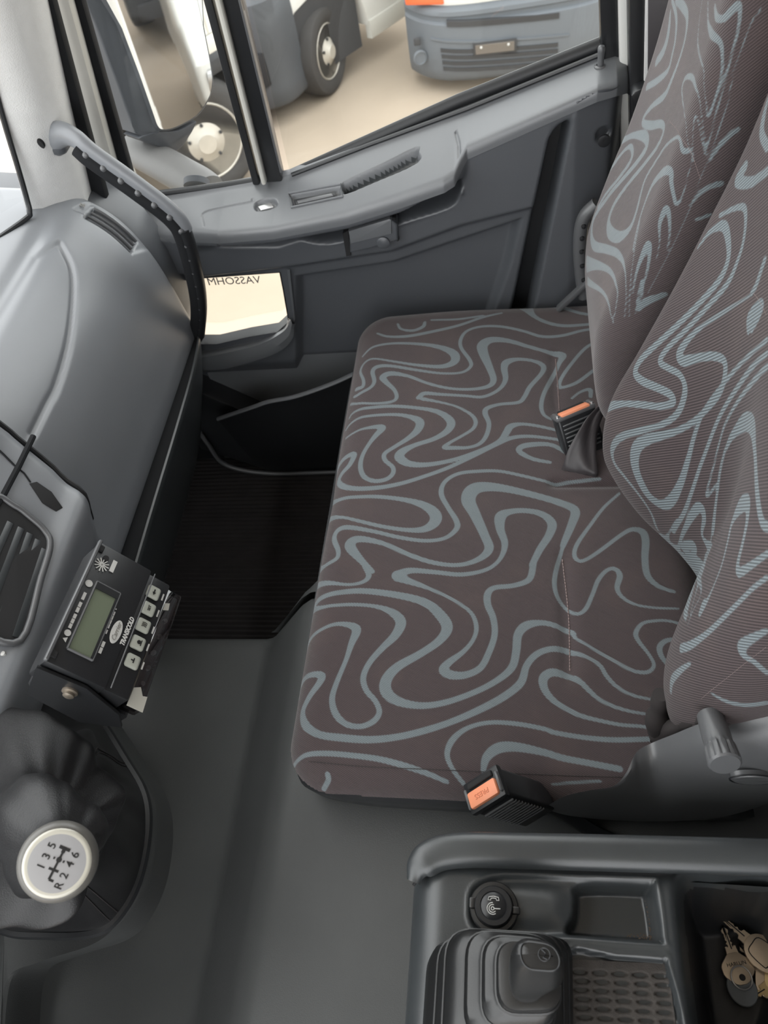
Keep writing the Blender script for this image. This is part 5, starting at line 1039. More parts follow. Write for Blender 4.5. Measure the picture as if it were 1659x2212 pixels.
def ktext(s, x, y, size=0.0088):
    mb = MB(); mb.add(*text_vf(s, size, KT(x, y), 0.0004, bold=.0001)); mb.build('digit', M_BLACKPRINT, gl, False)
for s, x, y in (('1', -.0060, .0100), ('3', .0020, .0100), ('5', .0105, .0100), ('R', -.0140, -.0095), ('2', -.0060, -.0095), ('4', .0030, -.0095), ('6', .0105, -.0098)): ktext(s, x, y)
mb = MB()
def kb(x0, y0, x1, y1, w=.0019):
    a, b = Vector((x0, y0, 0)), Vector((x1, y1, 0)); c_ = (a+b)/2; L = (b-a).length; mb.add(*rbox((L, w, 0.0006), 0, 1, KT(c_.x, c_.y, math.atan2(y1-y0, x1-x0))))
kb(-.0125, 0, -.0035, 0); kb(-.0125, 0, -.0125, -.0040); kb(-.0050, -.0040, -.0050, .0042); kb(-.0040, 0, .0125, 0, .0018); kb(.0120, -.0045, .0120, .0045, .0026); kb(.0085, 0, .0120, 0, .0030)
mb.add(*lathe([(0.0001, 0.0006), (0.0021, 0.0006), (0.0022, 0)], 12, KT(.0030, 0)))
for s in (-1, 1): mb.add(*rbox((0.0018, 0.0014, 0.0006), 0, 1, KT(.0030, s*.0040)))
mb.build('shift_pattern', M_BLACKPRINT, gl, False)
# boot: stiff base ring, leather gathered in folds towards the knob
b0 = Vector((0.305, 0.690, 0.272)); collar = kc-axis*0.036
BASE = catmull([(0.4525, 0.7079), (0.3891, 0.6429), (0.3396, 0.5961), (0.2924, 0.5745), (0.2274, 0.5666), (0.1781, 0.5764), (0.1454, 0.6055), (0.1351, 0.6836), (0.1382, 0.7588), (0.1843, 0.8327), (0.2758, 0.8825), (0.3948, 0.9022), (0.4954, 0.8564), (0.5061, 0.7808)], 12, True)
nr, na = 56, 168; V = []
ba = np.array([(math.atan2(y-b0.y, x-b0.x), math.hypot(x-b0.x, y-b0.y)) for x, y in BASE]); ba = ba[ba[:, 0].argsort()]
ba = np.vstack([ba[-3:]-[2*pi, 0], ba, ba[:3]+[2*pi, 0]])
for i in range(nr):
    t = i/(nr-1)
    k = t**1.05
    c_ = b0.lerp(collar, k)+Vector((0.020, 0.030, 0.03))*sin(pi*min(1, t*1.05))**1.2
    w = ss(np.array(t), .50, 1.0).item()
    ax_ = Vector((0, 0, 1)).lerp(axis, w).normalized(); fx_, fy_, _ = frame_from(None, Vector((1, 0, 0))-ax_*ax_.x, ax_.cross(Vector((1, 0, 0))))
    for j in range(na):
        th = 2*pi*j/na; tt = th if th < pi else th-2*pi
        rb_ = np.interp(tt, ba[:, 0], ba[:, 1])
        R0 = rb_*(1-k)**1.05+0.019*k+0.020*math.exp(-((t-.62)/.20)**2)
        fold = (0.013*sin(3*th+1.2+4*t)+0.010*sin(5*th-7*t+.5)+0.004*sin(9*th+9*t)+.002*sin(16*th-14*t))*sin(pi*min(1, t*1.05))**.9
        sag = 0.030*math.exp(-((t-.66)/.045)**2)*(0.75+.35*sin(th-.6)+.2*sin(3*th))-0.020*math.exp(-((t-.77)/.04)**2)+0.010*math.exp(-((t-.87)/.04)**2)-.004*math.exp(-((t-.94)/.03)**2)
        p = c_+(fx_*cos(th)+fy_*sin(th))*(R0+fold*(1-.45*t)+sag)
        p.z += 0.014*math.exp(-((t-.62)/.07)**2)*(1+sin(2*th+1.0))*.5
        if t < .06: p.z = max(p.z, .272)
        V.append(tuple(p))
me = fast_mesh(V, quads(nr, na, wrap_v=True)[:, ::-1]); bo = link('leather_boot', me, M_LEATHER, gl); md = bo.modifiers.new('sub', 'SUBSURF'); md.levels = 1; md.render_levels = 1
def boot_pt(i, j, lift=.0008):
    p = Vector(V[i*na+j % na]); q = Vector(V[min(nr-1, i)*na+(j+1) % na])-p; u_ = Vector(V[min(nr-1, i+1)*na+j % na])-p; n_ = q.cross(u_).normalized()
    if n_.dot(p-(b0.lerp(collar, i/nr))) < 0: n_ = -n_
    return tuple(p+n_*lift)
for j in (25, 27, 100, 102, 150, 152):
    mb = MB().add(*tube([boot_pt(i, j) for i in range(1, 34)], 0.0007, 5)); o = mb.build('seam', M_SEAM, gl); o['kind'] = 'stuff'
ring = [tuple(Vector(V[j])+Vector((0, 0, -.004))) for j in range(na)]
mb = MB().add(*tube(ring, 0.0085, 8, closed=True)); mb.build('boot_frame', M_BLACK, gl)
mb = MB().add(*tube([tuple(collar-axis*.02), tuple(kc-axis*.028)], [0.011, 0.013], 16)); mb.build('stem', M_RUBBER, gl)

# ------------------------------------------------------------------ centre console between the seats
CZ = 0.60
con = thing('centre_console', 'black plastic console between the seats with trays, a socket and a deep bin', 'console', (0.05, -0.1, 0.3))
P, nx, ny_ = plane_grid(-0.16, 0.225, -0.42, 0.240, 0.0020)
def rr(x0, x1, y0, y1): return ((x0+x1)/2, (y0+y1)/2), ((x1-x0)/2, (y1-y0)/2)
cc, hh_ = rr(-0.30, 0.210, -0.60, 0.118)
d_o = sd_rrect(P, cc, hh_, 0.042)
z = np.zeros(len(P))
def grow(d, a, b, depth):
    return depth*(1-ss(d, a, b))
# shallow oval recess round the socket running into the card tray
reco = catmull([(0.149, 0.0587), (0.1688, 0.0556), (0.1806, 0.0376), (0.1844, 0.0103), (0.1861, -0.0434), (0.1893, -0.1156), (0.1855, -0.1208), (0.1367, -0.1222), (0.1318, -0.118), (0.1313, -0.0366), (0.1285, 0.0021), (0.1288, 0.0413), (0.135, 0.0547)], 4, True)
dr = sd_poly(P, reco); z -= grow(dr, -0.006, 0.001, 0.006)
z += 0.0012*np.exp(-((dr-.0015)/0.0015)**2)
tray = catmull([(0.1796, -0.0484), (0.1829, -0.1119), (0.1798, -0.1159), (0.1387, -0.1183), (0.1354, -0.1146), (0.1346, -0.0503), (0.1365, -0.0334), (0.1517, -0.0401), (0.166, -0.0425)], 3, True)
dt = sd_poly(P, tray); z -= grow(dt, -0.006, 0.0015, 0.026)
hump = sd_poly(P, catmull([(0.1754, 0.0375), (0.1789, -0.0165), (0.1698, -0.0374), (0.1537, -0.041), (0.1371, -0.0304), (0.1332, 0.0238)], 4, True)); z += grow(hump, -.02, .004, 0.006)
padr = catmull([(0.1162, -0.03), (0.119, -0.0777), (0.1191, -0.1194), (0.1157, -0.1231), (0.041, -0.1252), (0.0318, -0.0224)], 3, True)
dp_ = sd_poly(P, padr); z -= grow(dp_, -0.002, 0.0008, 0.013); z += 0.0012*np.exp(-((dp_-.002)/0.0013)**2)
binp = catmull([(0.1836, -0.1552), (0.1893, -0.1811), (0.191, -0.239), (0.1207, -0.2634), (0.0397, -0.2168), (0.0343, -0.1578), (0.0837, -0.1529), (0.1343, -0.152)], 5, True)
db = sd_poly(P, binp); z -= grow(db, -0.030, 0.022, 0.125)
# rounded outer edge and skirt, and the joint along the rim
sk = np.maximum(d_o+0.022, 0); th = np.minimum(sk/0.022, pi/2)
Qp, drop, s_ = sheet(P, cc, hh_, 0.042, 0.036)
zz = CZ+z-drop
V = np.stack([Qp[:, 0], Qp[:, 1], zz], 1)
Qc = quads(nx, ny_)
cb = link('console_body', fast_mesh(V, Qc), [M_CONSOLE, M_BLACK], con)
mi = ((db < 0.004) & (z < -0.012)).astype(np.int32)[Qc].min(1); cb.data.polygons.foreach_set('material_index', mi)  # bin faces coloured black for the shade down inside
# skirt down to the floor
edge = []
for k in range(9):
    a = pi/2*k/8; edge.append((0.205-0.032+0.032*sin(a), 0.115-0.032+0.032*cos(a)))
edge = [(-0.3, 0.104)]+[(x-.011, y-.011) for x, y in edge]+[(0.194, -0.6)]
Vs = [(x+o*.0, y, zz_) for (x, y) in edge for zz_, o in ((0.57, 0), (0.10, 0))]
mb = MB().add(Vs, [tuple(q) for q in quads(len(edge), 2)]); mb.build('console_skirt', M_CONSOLE, con)
# raised rim along the passenger side, curling round the front corner
rp = catmull([(0.1706, 0.1145, 0.6), (0.1846, 0.1091, 0.603), (0.1969, 0.0911, 0.606), (0.2021, 0.0607, 0.608), (0.204, 0.0101, 0.609), (0.207, -0.0706, 0.609), (0.2118, -0.2241, 0.609), (0.2152, -0.3219, 0.609)], 8)
n_ = len(rp); rads = [0.006+0.0075*ss(np.array(i/n_), 0, .22).item() for i in range(n_)]
mb = MB().add(*tube(rp, rads, 16, flat=(0.8, 1.25))); mb.build('side_rim', M_CONSOLE, con)
gp_ = catmull([(0.1683, 0.1149, 0.596), (0.178, 0.1059, 0.602), (0.1867, 0.0885, 0.603), (0.1919, 0.0607, 0.603), (0.1962, -0.0034, 0.603), (0.2007, -0.1143, 0.603), (0.2045, -0.2241, 0.603), (0.2076, -0.3219, 0.603)], 8)
mb = MB().add(*tube(gp_, 0.0016, 6)); mb.build('rim_joint', M_DULL, con)
# dusty grip pad with rows of oval dimples
q0, q1 = np.array((0.1149, -0.0329)), np.array((0.1178, -0.1208))
e1 = q1-q0; L1 = np.linalg.norm(e1); e1 /= L1; e2 = np.array([-abs(e1[1]), 0.0]); e2 = np.array([e1[1], -e1[0]]); 
if e2[0] > 0: e2 = -e2
gx, ga, gb = plane_grid(0, L1+.004, 0, 0.125, 0.0010)
zz_ = np.zeros(len(gx))
PX_, PY_ = 0.0180, 0.0071
for r_ in range(18):
    for c_ in range(5):
        u0, v0 = 0.012+c_*PX_+(0.0015 if r_ % 2 else 0), 0.010+r_*PY_
        a = ((gx[:, 0]-u0)/0.0080)**2+((gx[:, 1]-v0)/0.0026)**2
        zz_ -= 0.0042*np.clip(1-a, 0, 1)**.8
Vp = np.stack([q0[0]+e1[0]*gx[:, 0]+e2[0]*gx[:, 1], q0[1]+e1[1]*gx[:, 0]+e2[1]*gx[:, 1], 0.5895+zz_], 1)
Qg = quads(ga, gb)
link('grip_pad', fast_mesh(Vp, Qg[:, ::-1]), M_DUST, con, label='dusty rubber pad with rows of oval dimples')
# grit in the corner of the card tray
mb = MB(); r0 = np.random.default_rng(3)
for k in range(130):
    t = r0.random(); a = np.array((0.1418, -0.1179, 0.5745)); b_ = np.array((0.1818, -0.112, 0.5745)); c_ = np.array((0.1404, -0.0879, 0.5745))
    p = a+(b_-a)*abs(r0.normal(0, .35)) if r0.random() < .5 else a+(c_-a)*abs(r0.normal(0, .4))
    p = p+np.array([r0.normal(0, .0015), r0.normal(0, .0015), 0]); s = .0004+.0006*r0.random()
    mb.add(*rbox((s, s*1.6, s*.6), 0, 1, T(tuple(p), (0, 0, r0.random()*6))))
o = mb.build('grit', M_TRAYDUST, con, False, kind='stuff')
# 12-volt socket with its cap
sm = T((0.1523, 0.034, 0.602)); 
sock = thing('power_socket', 'round black socket cap with handset and radio-wave symbols on the console', 'socket', (0.1523, 0.034, 0.602))
mb = MB().add(*lathe([(0.0235, -0.008), (0.0235, 0.001), (0.0225, 0.0022), (0.0190, 0.0026), (0.0185, 0.001)], 40, sm)); mb.build('flange', M_RUBBER, sock)
mb = MB().add(*lathe([(0.0182, 0.0), (0.0182, 0.0070), (0.0172, 0.0085), (0.0130, 0.0088), (0.0124, 0.0080), (0.0119, 0.0082), (0.0105, 0.0092), (0.0001, 0.0098)], 40, sm)); mb.build('cap', M_GLOSSBLACK, sock)
mb = MB(); mb.add(*rbox((0.010, 0.006, 0.006), 0.0015, 2, sm @ T((.002, .0205, .003)))); mb.build('cap_tab', M_RUBBER, sock)
mb = MB(); mb.add(*rbox((0.007, 0.008, 0.005), 0.0015, 2, sm @ T((-.002, -.021, .003)))); mb.build('cap_hinge', M_RUBBER, sock)
def arc(cx, cy, r, a0, a1, w=.00045, n=14): return tube([tuple(sm @ Vector((cx+r*cos(a0+(a1-a0)*i/n), cy+r*sin(a0+(a1-a0)*i/n), 0.0100))) for i in range(n+1)], w, 5)
mb = MB()
mb.add(*arc(-.0028, 0.0008, .0014, 0, 2*pi)); mb.add(*arc(-.0028, .0008, .0034, -.3+pi*.0, pi+.9)); mb.add(*arc(-.0028, .0008, .0052, .0, pi+.6))
mb.add(*tube([tuple(sm @ Vector((-.0028, -.0006, .0100))), tuple(sm @ Vector((-.0028, -.0064, .0100)))], .0005, 5)); mb.build('wave_symbol', M_WHITEPRINT, sock)
mb = MB(); hs = [(.0045, .0052), (.0072, .0046), (.0080, 0), (.0072, -.0046), (.0045, -.0052), (.0045, -.0028), (.0060, -.0024), (.0064, 0), (.0060, .0024), (.0045, .0028)]
mb.add(*tube([tuple(sm @ Vector((x, y, .0099))) for x, y in hs], .00042, 5, closed=True)); mb.build('handset_symbol', M_WHITEPRINT, sock)

# ------------------------------------------------------------------ auxiliary lever in a stepped rubber boot
aux = thing('auxiliary_lever', 'short black lever with rounded grip in a stepped rubber bellows on the console', 'lever', (0.06, 0.06, 0.60))
def rounded(corners, r, n=6):
    C = [Vector(c) for c in corners]; out = []; m_ = len(C)
    for i in range(m_):
        p, a, b = C[i], (C[i-1]-C[i]).normalized(), (C[(i+1) % m_]-C[i]).normalized()
        for k in range(n+1):
            t = k/n; q = p+a*r*(1-t)**2+b*r*t**2; out.append(q)
    return out
rings = [
 (rounded([(0.1126, 0.0962, 0.603), (0.1275, -0.0388, 0.603), (0.023, -0.0356, 0.603), (0.0108, 0.0977, 0.603)], .020)),
 (rounded([(0.117, 0.0914, 0.618), (0.1302, -0.0384, 0.618), (0.0258, -0.0351, 0.618), (0.0143, 0.0922, 0.618)], .020)),
 (rounded([(0.1195, 0.0829, 0.626), (0.1286, -0.0339, 0.626), (0.0259, -0.031, 0.626), (0.0154, 0.0846, 0.626)], .022)),
 (rounded([(0.1203, 0.0802, 0.632), (0.1292, -0.0329, 0.632), (0.0282, -0.0301, 0.632), (0.018, 0.0818, 0.632)], .022)),
 (rounded([(0.1248, 0.075, 0.64), (0.1269, -0.0284, 0.64), (0.0332, -0.0263, 0.64), (0.0241, 0.0758, 0.64)], .024)),
 (rounded([(0.1247, 0.0698, 0.652), (0.1247, -0.024, 0.652), (0.0387, -0.0224, 0.652), (0.0306, 0.0696, 0.652)], .024)),
 (rounded([(0.1214, 0.0634, 0.657), (0.1216, -0.0222, 0.657), (0.0435, -0.0217, 0.657), (0.0362, 0.0617, 0.657)], .022)),
 (rounded([(0.1214, 0.0565, 0.66), (0.1217, -0.0205, 0.66), (0.0469, -0.0196, 0.66), (0.0404, 0.0562, 0.66)], .022)),
 (rounded([(0.1211, 0.0535, 0.668), (0.1211, -0.0188, 0.668), (0.0489, -0.0187, 0.668), (0.0428, 0.0527, 0.668)], .022)),
 (rounded([(0.1174, 0.0451, 0.672), (0.1176, -0.0178, 0.672), (0.0518, -0.018, 0.672), (0.0465, 0.0442, 0.672)], .020)),
 (rounded([(0.1165, 0.0409, 0.675), (0.1166, -0.02, 0.675), (0.0537, -0.0209, 0.675), (0.0485, 0.0403, 0.675)], .020)),
 (rounded([(0.1156, 0.0381, 0.682), (0.1156, -0.0214, 0.682), (0.056, -0.023, 0.682), (0.0509, 0.037, 0.682)], .020)),
 (rounded([(0.1113, 0.0324, 0.685), (0.1116, -0.0197, 0.685), (0.0602, -0.0231, 0.685), (0.0556, 0.0309, 0.685)], .018)),
 (rounded([(0.1118, 0.0283, 0.688), (0.1113, -0.0211, 0.688), (0.0626, -0.0253, 0.688), (0.0582, 0.0278, 0.688)], .018)),
 (rounded([(0.1108, 0.0265, 0.696), (0.1101, -0.0209, 0.696), (0.0652, -0.0266, 0.696), (0.0597, 0.0253, 0.696)], .018)),
 (rounded([(0.1034, 0.0195, 0.698), (0.1034, -0.0169, 0.698), (0.0689, -0.0194, 0.698), (0.0645, 0.0187, 0.698)], .014)),
]
n_ = len(rings[0]); V = [tuple(p) for r_ in rings for p in r_]
mb = MB().add(V, [tuple(q)[::-1] for q in quads(len(rings), n_, wrap_v=True)]+[tuple(range((len(rings)-1)*n_, len(rings)*n_))]); mb.build('bellows', M_RUBBER, aux)
for q_ in (2, 4, 7, 10, 13): mb = MB().add(*tube([tuple(p) for p in rings[q_]], .0016, 6, closed=True)); mb.build('bellows_fold', M_RUBBER, aux)
g = [
 (rounded([(0.1009, 0.0172, 0.698), (0.1039, -0.0056, 0.698), (0.0682, -0.0103, 0.698), (0.0661, 0.0153, 0.698)], .012)),
 (rounded([(0.1012, 0.0175, 0.715), (0.1038, -0.0085, 0.715), (0.0694, -0.0141, 0.715), (0.0676, 0.0168, 0.715)], .013)),
 (rounded([(0.1034, 0.0165, 0.728), (0.1062, -0.0218, 0.728), (0.0748, -0.0267, 0.728), (0.0726, 0.0158, 0.728)], .014)),
 (rounded([(0.106, 0.0158, 0.742), (0.1049, -0.0225, 0.742), (0.0794, -0.0264, 0.742), (0.0787, 0.0141, 0.742)], .015)),
 (rounded([(0.1063, 0.0124, 0.75), (0.1043, -0.0216, 0.75), (0.0827, -0.0256, 0.75), (0.0825, 0.0097, 0.75)], .013)),
 (rounded([(0.1044, 0.0088, 0.7535), (0.1024, -0.0204, 0.7535), (0.0834, -0.0241, 0.7535), (0.0836, 0.0062, 0.7535)], .011)),
 (rounded([(0.1001, 0.0011, 0.7545), (0.0994, -0.0157, 0.7545), (0.0884, -0.0188, 0.7545), (0.0883, -0.0009, 0.7545)], .006)),
]
V = [tuple(p) for r_ in g for p in r_]
mb = MB().add(V, [tuple(q)[::-1] for q in quads(len(g), n_, wrap_v=True)]+[tuple(range((len(g)-1)*n_, len(g)*n_))]); mb.build('grip', M_RUBBER, aux)
mb = MB().add(*tube(rounded([(0.1034, 0.0084, 0.754), (0.1017, -0.0203, 0.754), (0.0839, -0.0235, 0.754), (0.0838, 0.0061, 0.754)], .010), .0006, 5, closed=True)); mb.build('grip_inset_edge', M_GLOSSBLACK, aux)
lm = T((0.0946, -0.0107, 0.7548)); mb = MB(); mb.add(*tube([tuple(lm @ Vector((.0045*cos(a*.4), .0045*sin(a*.4), 0))) for a in range(16)], .0004, 5, closed=True))
mb.add(*tube([tuple(lm @ Vector(p)) for p in ((.0035, .002, 0), (.001, -.001, 0), (-.002, .001, 0), (-.003, -.002, 0))], .0006, 5)); mb.build('grip_emblem', M_GLOSSBLACK, aux)

# ------------------------------------------------------------------ keys in the bin
KZ = 0.478
def key(label, tip, bow, m, bow_shape, bow_r, zt, zb, group='loose keys in the console bin'):
    tip, bow = Vector(tip), Vector(bow); root = thing('key', label, 'key', tuple((tip+bow)/2), group)
    x = (bow-tip).normalized(); y = Vector((0, 0, 1)).cross(x).normalized(); zv = x.cross(y); L = (bow-tip).length
    M = T(tip, frame=(x, y, zv)); bl = L-bow_r*.75
    e = [(0, 0)]; w = 0.0036; n = 9
    up_ = [(0.000, -.0006), (0.004, w)]+[(0.006+(bl*.55)*i/n, w-(0.0012 if i % 2 else 0.0002)-.0004*(i % 3)) for i in range(n)]+[(bl*.66, w), (bl*.68, w+.002), (bl*.75, w+.002), (bl, w+.003)]
    poly = [M @ Vector((a, b, 0)) for a, b in up_]+[M @ Vector((a, -b*.95, 0)) for a, b in reversed(up_)]
    mb = MB().add(*prism([tuple(p) for p in poly], tuple(zv*-.0022), 0.0003, 1)); mb.build('blade', m, root)
    mb = MB(); mb.add(*rbox((bl*.72, 0.0011, 0.0006), 0, 1, M @ T((bl*.42, .0006, .0001)))); mb.build('blade_groove', M_DULL, root)
    pts = [(bow_shape(2*pi*k/28)[0]*bow_r, bow_shape(2*pi*k/28)[1]*bow_r) for k in range(28)]
    mb = MB().add(*prism([tuple(M @ Vector((L+a*1.0, b, .0004))) for a, b in pts], tuple(zv*-.0030), 0.0006, 2)); bw = mb.build('bow', m, root)
    mb = MB().add(*lathe([(0.0001, 0.0003), (0.0030, 0.0003), (0.0031, 0)], 16, M @ T((L+bow_r*.55, .001, .0006)))); mb.build('bow_hole', M_DULL, root)
    return M, L, root, bw
def oct_(a): k = 1/max(abs(cos(a))*.96, abs(sin(a))*.96, (abs(cos(a))+abs(sin(a)))*.72); return (k*cos(a)*.92, k*sin(a)*1.0)
def obl(a): return (cos(a)*1.25*(1 if cos(a) > 0 else .9), sin(a)*.98)
kg = 'loose keys in the console bin'
M1, L1_, k1, bw1 = key('large key with long bow, its tip highest of the four in the bin', (0.1808, -0.1956, 0.492), (0.1484, -0.2335, 0.492), M_KEY, obl, 0.0165, 0, 0)
fr_ = [(-.010, -.009), (.006, -.011), (.010, -.008), (.010, .008), (.006, .011), (-.010, .009), (-.012, 0)]
mb = MB().add(*tube([tuple(M1 @ Vector((L1_+a, b, .0008))) for a, b in catmull(fr_, 4, True)], .0005, 5, closed=True)); mb.build('bow_outline', M_DULL, bw1)
M2, L2_, k2, bw2 = key('key with octagonal bow pointing up, its bow on the split ring', (0.1712, -0.199, 0.488), (0.1329, -0.2079, 0.488), M_KEY, oct_, 0.0150, 0, 0)
mb = MB(); mb.add(*text_vf('HARLUN', 0.0050, M2 @ T((L2_-.004, 0, .0007), (0, 0, pi/2)), .0002)); mb.build('bow_lettering', M_BLACKPRINT, bw2, False)
M3, L3_, k3, bw3 = key('key lying behind the octagonal one, its bow cut off by the picture edge', (0.1556, -0.2136, 0.484), (0.1244, -0.2397, 0.484), M_KEY, oct_, 0.0165, 0, 0)
M4, L4_, k4, bw4 = key('toothed brass-coloured key lowest in the bin, tip towards the windscreen', (0.1034, -0.2096, 0.486), (0.1255, -0.2469, 0.486), M_BRASS, oct_, 0.0150, 0, 0)
rc = Vector((0.1245, -0.2094, 0.491)); 
mb = MB().add(*tube([tuple(rc+Vector((.0105*cos(a*pi/12), .0105*sin(a*pi/12), .003*sin(a*pi/12)))) for a in range(24)], .0008, 8, closed=True)); tag(mb.build('key_ring', M_CHROME), 'small steel split ring through the octagonal key', 'key ring')
fob = thing('key_tag', 'round grey plastic key tag on the split ring', 'key tag', (0.1148, -0.2105, 0.484))
fc = T((0.1153, -0.2094, 0.486), (0.05, 0.1, .4))
mb = MB(); mb.add(*lathe([(0.0001, 0.0012), (0.0135, 0.0012), (0.0142, 0.0004), (0.0142, -0.0012), (0.0001, -0.0016)], 32, fc @ Matrix.Diagonal((1.12, 1, 1, 1)))); mb.build('disc', M_BUMPER, fob)
mb = MB(); mb.add(*lathe([(0.0001, 0.0004), (0.0026, 0.0004), (0.0027, 0)], 16, fc @ T((.008, .004, .0011)))); mb.build('eyelet', M_DULL, fob)

# ------------------------------------------------------------------ outside mirror on its arm
mir = thing('wing_mirror', 'large dark grey outside mirror on a curved grey arm by the quarter window', 'mirror', (1.58, 0.7, 0.75))
gpoly = catmull([(1.531, 0.7175, 0.9839), (1.5295, 0.7202, 0.909), (1.5312, 0.7211, 0.8257), (1.5308, 0.7232, 0.7497), (1.5311, 0.7236, 0.7241), (1.5392, 0.7187, 0.7116), (1.5661, 0.7017, 0.7006), (1.6161, 0.6697, 0.6961), (1.6508, 0.6471, 0.7107), (1.6684, 0.6354, 0.73), (1.6764, 0.6296, 0.7586), (1.6847, 0.6224, 0.8349), (1.6905, 0.6168, 0.9149)], 3, True)
back = Vector((0.54, 0.8415, 0.02)).normalized()
mb = MB().add(*prism(gpoly, tuple(back*.004))); mb.build('mirror_glass', M_MIRROR, mir, False)
c_ = sum((Vector(p) for p in gpoly), Vector())/len(gpoly)
rim_ = [c_+(Vector(p)-c_)*1.03+back*.002 for p in gpoly]; rim2 = [c_+(Vector(p)-c_)*1.06+back*.012 for p in gpoly]; rim3 = [c_+(Vector(p)-c_)*1.04+back*.09 for p in gpoly]; rim4 = [c_+(Vector(p)-c_)*.7+back*.15 for p in gpoly]
V = [tuple(c_+(Vector(p)-c_)*.995-back*.001) for p in gpoly]+[tuple(p) for p in rim_+rim2+rim3+rim4]; m_ = len(gpoly)
hs_ = catmull([(1.5101, 0.7544, 0.9958), (1.5195, 0.7619, 0.9256), (1.5181, 0.7641, 0.8701), (1.5176, 0.7662, 0.7973), (1.5153, 0.7691, 0.7369), (1.5111, 0.7603, 0.7191), (1.5384, 0.7289, 0.7033), (1.5349, 0.7259, 0.7262), (1.534, 0.7242, 0.8204), (1.5324, 0.7232, 0.9042), (1.5338, 0.7205, 0.9833)], 3, True)
mb = MB().add(V, [tuple(q) for q in quads(5, m_, wrap_v=True)]); mb.build('housing', M_HOUSING, mir)
mb = MB().add(*prism(hs_, tuple(back*.10), .012, 3)); mb.build('housing_cheek', M_HOUSING, mir)
foot = catmull([(1.5373, 0.7271, 0.7096), (1.5752, 0.7033, 0.6891), (1.6193, 0.6751, 0.6832), (1.607, 0.6881, 0.6678), (1.5933, 0.7092, 0.6496), (1.5658, 0.7269, 0.6479), (1.5422, 0.7414, 0.6747), (1.5085, 0.7621, 0.7129)], 3, True)
mb = MB().add(*prism(foot, tuple(back*.05), .008, 3)); mb.build('mirror_foot', M_HOUSING, mir)
arm = catmull([(1.6, 0.8347, 0.6521), (1.575, 0.8031, 0.6503), (1.535, 0.7505, 0.6469), (1.49, 0.6898, 0.6382), (1.455, 0.6461, 0.6364), (1.43, 0.6206, 0.6348)], 6)
mb = MB().add(*tube(arm, [0.031+.004*sin(pi*i/(len(arm)-1)) for i in range(len(arm))], 20, flat=(.85, 1.15))); mb.build('arm', M_ARM, mir)
ax_ = (Vector(arm[-1])-Vector(arm[-8])).normalized(); o_ = ax_.orthogonal().normalized()
mb = MB().add(*lathe([(0.026, -.01), (0.026, .002), (0.020, .005), (0.0001, .006)], 24, T((1.425, 0.6361, 0.6575), frame=frame_from(None, Vector((0, 1, 0)), Vector((-.6, 0, .8)))))); mb.build('arm_cap', M_HOUSING, mir)

# own box body behind the cab (seen in the mirror)
mb = MB().add(*rbox((2.35, 5.2, 2.6), 0.02, 2, T((0.37, -3.55, 0.75)))); o = mb.build('box_body', M_BODYWHITE); tag(o, 'long white box body of the own vehicle, seen only in the outside mirror', 'box body')
ch = MB(); ch.add(*rbox((1.9, 5.0, 0.35), 0.02, 2, T((0.25, -3.4, -0.80)))); o.parent = None
for yy in (-2.9,):
    for sx in (-.75, 1.15):
        ch.add(*lathe([(0.20, -.14), (0.42, -.14), (0.45, -.10), (0.45, .10), (0.42, .14), (0.20, .14)], 28, T((sx, yy, -1.10), (0, pi/2, 0))))
ch.build('chassis', M_BUMPER_D, o)

# ------------------------------------------------------------------ parked vehicles
def wheel(parent, ctr, nrm, R_=0.325, W_=0.22, rimr=0.215, m=M_RIM, holes=8):
    z = Vector(nrm).normalized(); x = Vector((0, 0, 1)).cross(z).normalized(); M = T(ctr, frame=(x, z.cross(x), z))
    mb = MB().add(*lathe([(rimr, -W_), (R_*.93, -W_), (R_, -W_*.85), (R_*1.01, -W_*.5), (R_, -W_*.15), (R_*.96, -.012), (R_*.86, 0.0), (rimr*1.04, -.012), (rimr, -.02)], 40, M)); ty = mb.build('tyre', M_TYRE, parent)
    for i in range(36):
        a = 2*pi*i/36
        mb2 = None
    mb = MB().add(*lathe([(rimr, -.02), (rimr*.97, -.012), (rimr*.90, -.03), (rimr*.82, -.055), (rimr*.62, -.030), (rimr*.40, -.012), (rimr*.34, 0.004), (rimr*.26, 0.012), (rimr*.24, 0.02), (0.0001, .022)], 40, M)); rm = mb.build('rim', m, parent)
    mb = MB()
    for i in range(holes):
        a = 2*pi*i/holes; mb.add(*rbox((.040, .060, .012), .005, 1, M @ T((rimr*.70*cos(a), rimr*.70*sin(a), -.042), (0, 0, a))))
    for i in range(5):
        a = 2*pi*i/5+.3; mb.add(*lathe([(.011, 0), (.011, .012), (.0001, .014)], 8, M @ T((rimr*.46*cos(a), rimr*.46*sin(a), -.016))))
    mb.build('rim_openings', M_BUMPER_D, rm)
    return M
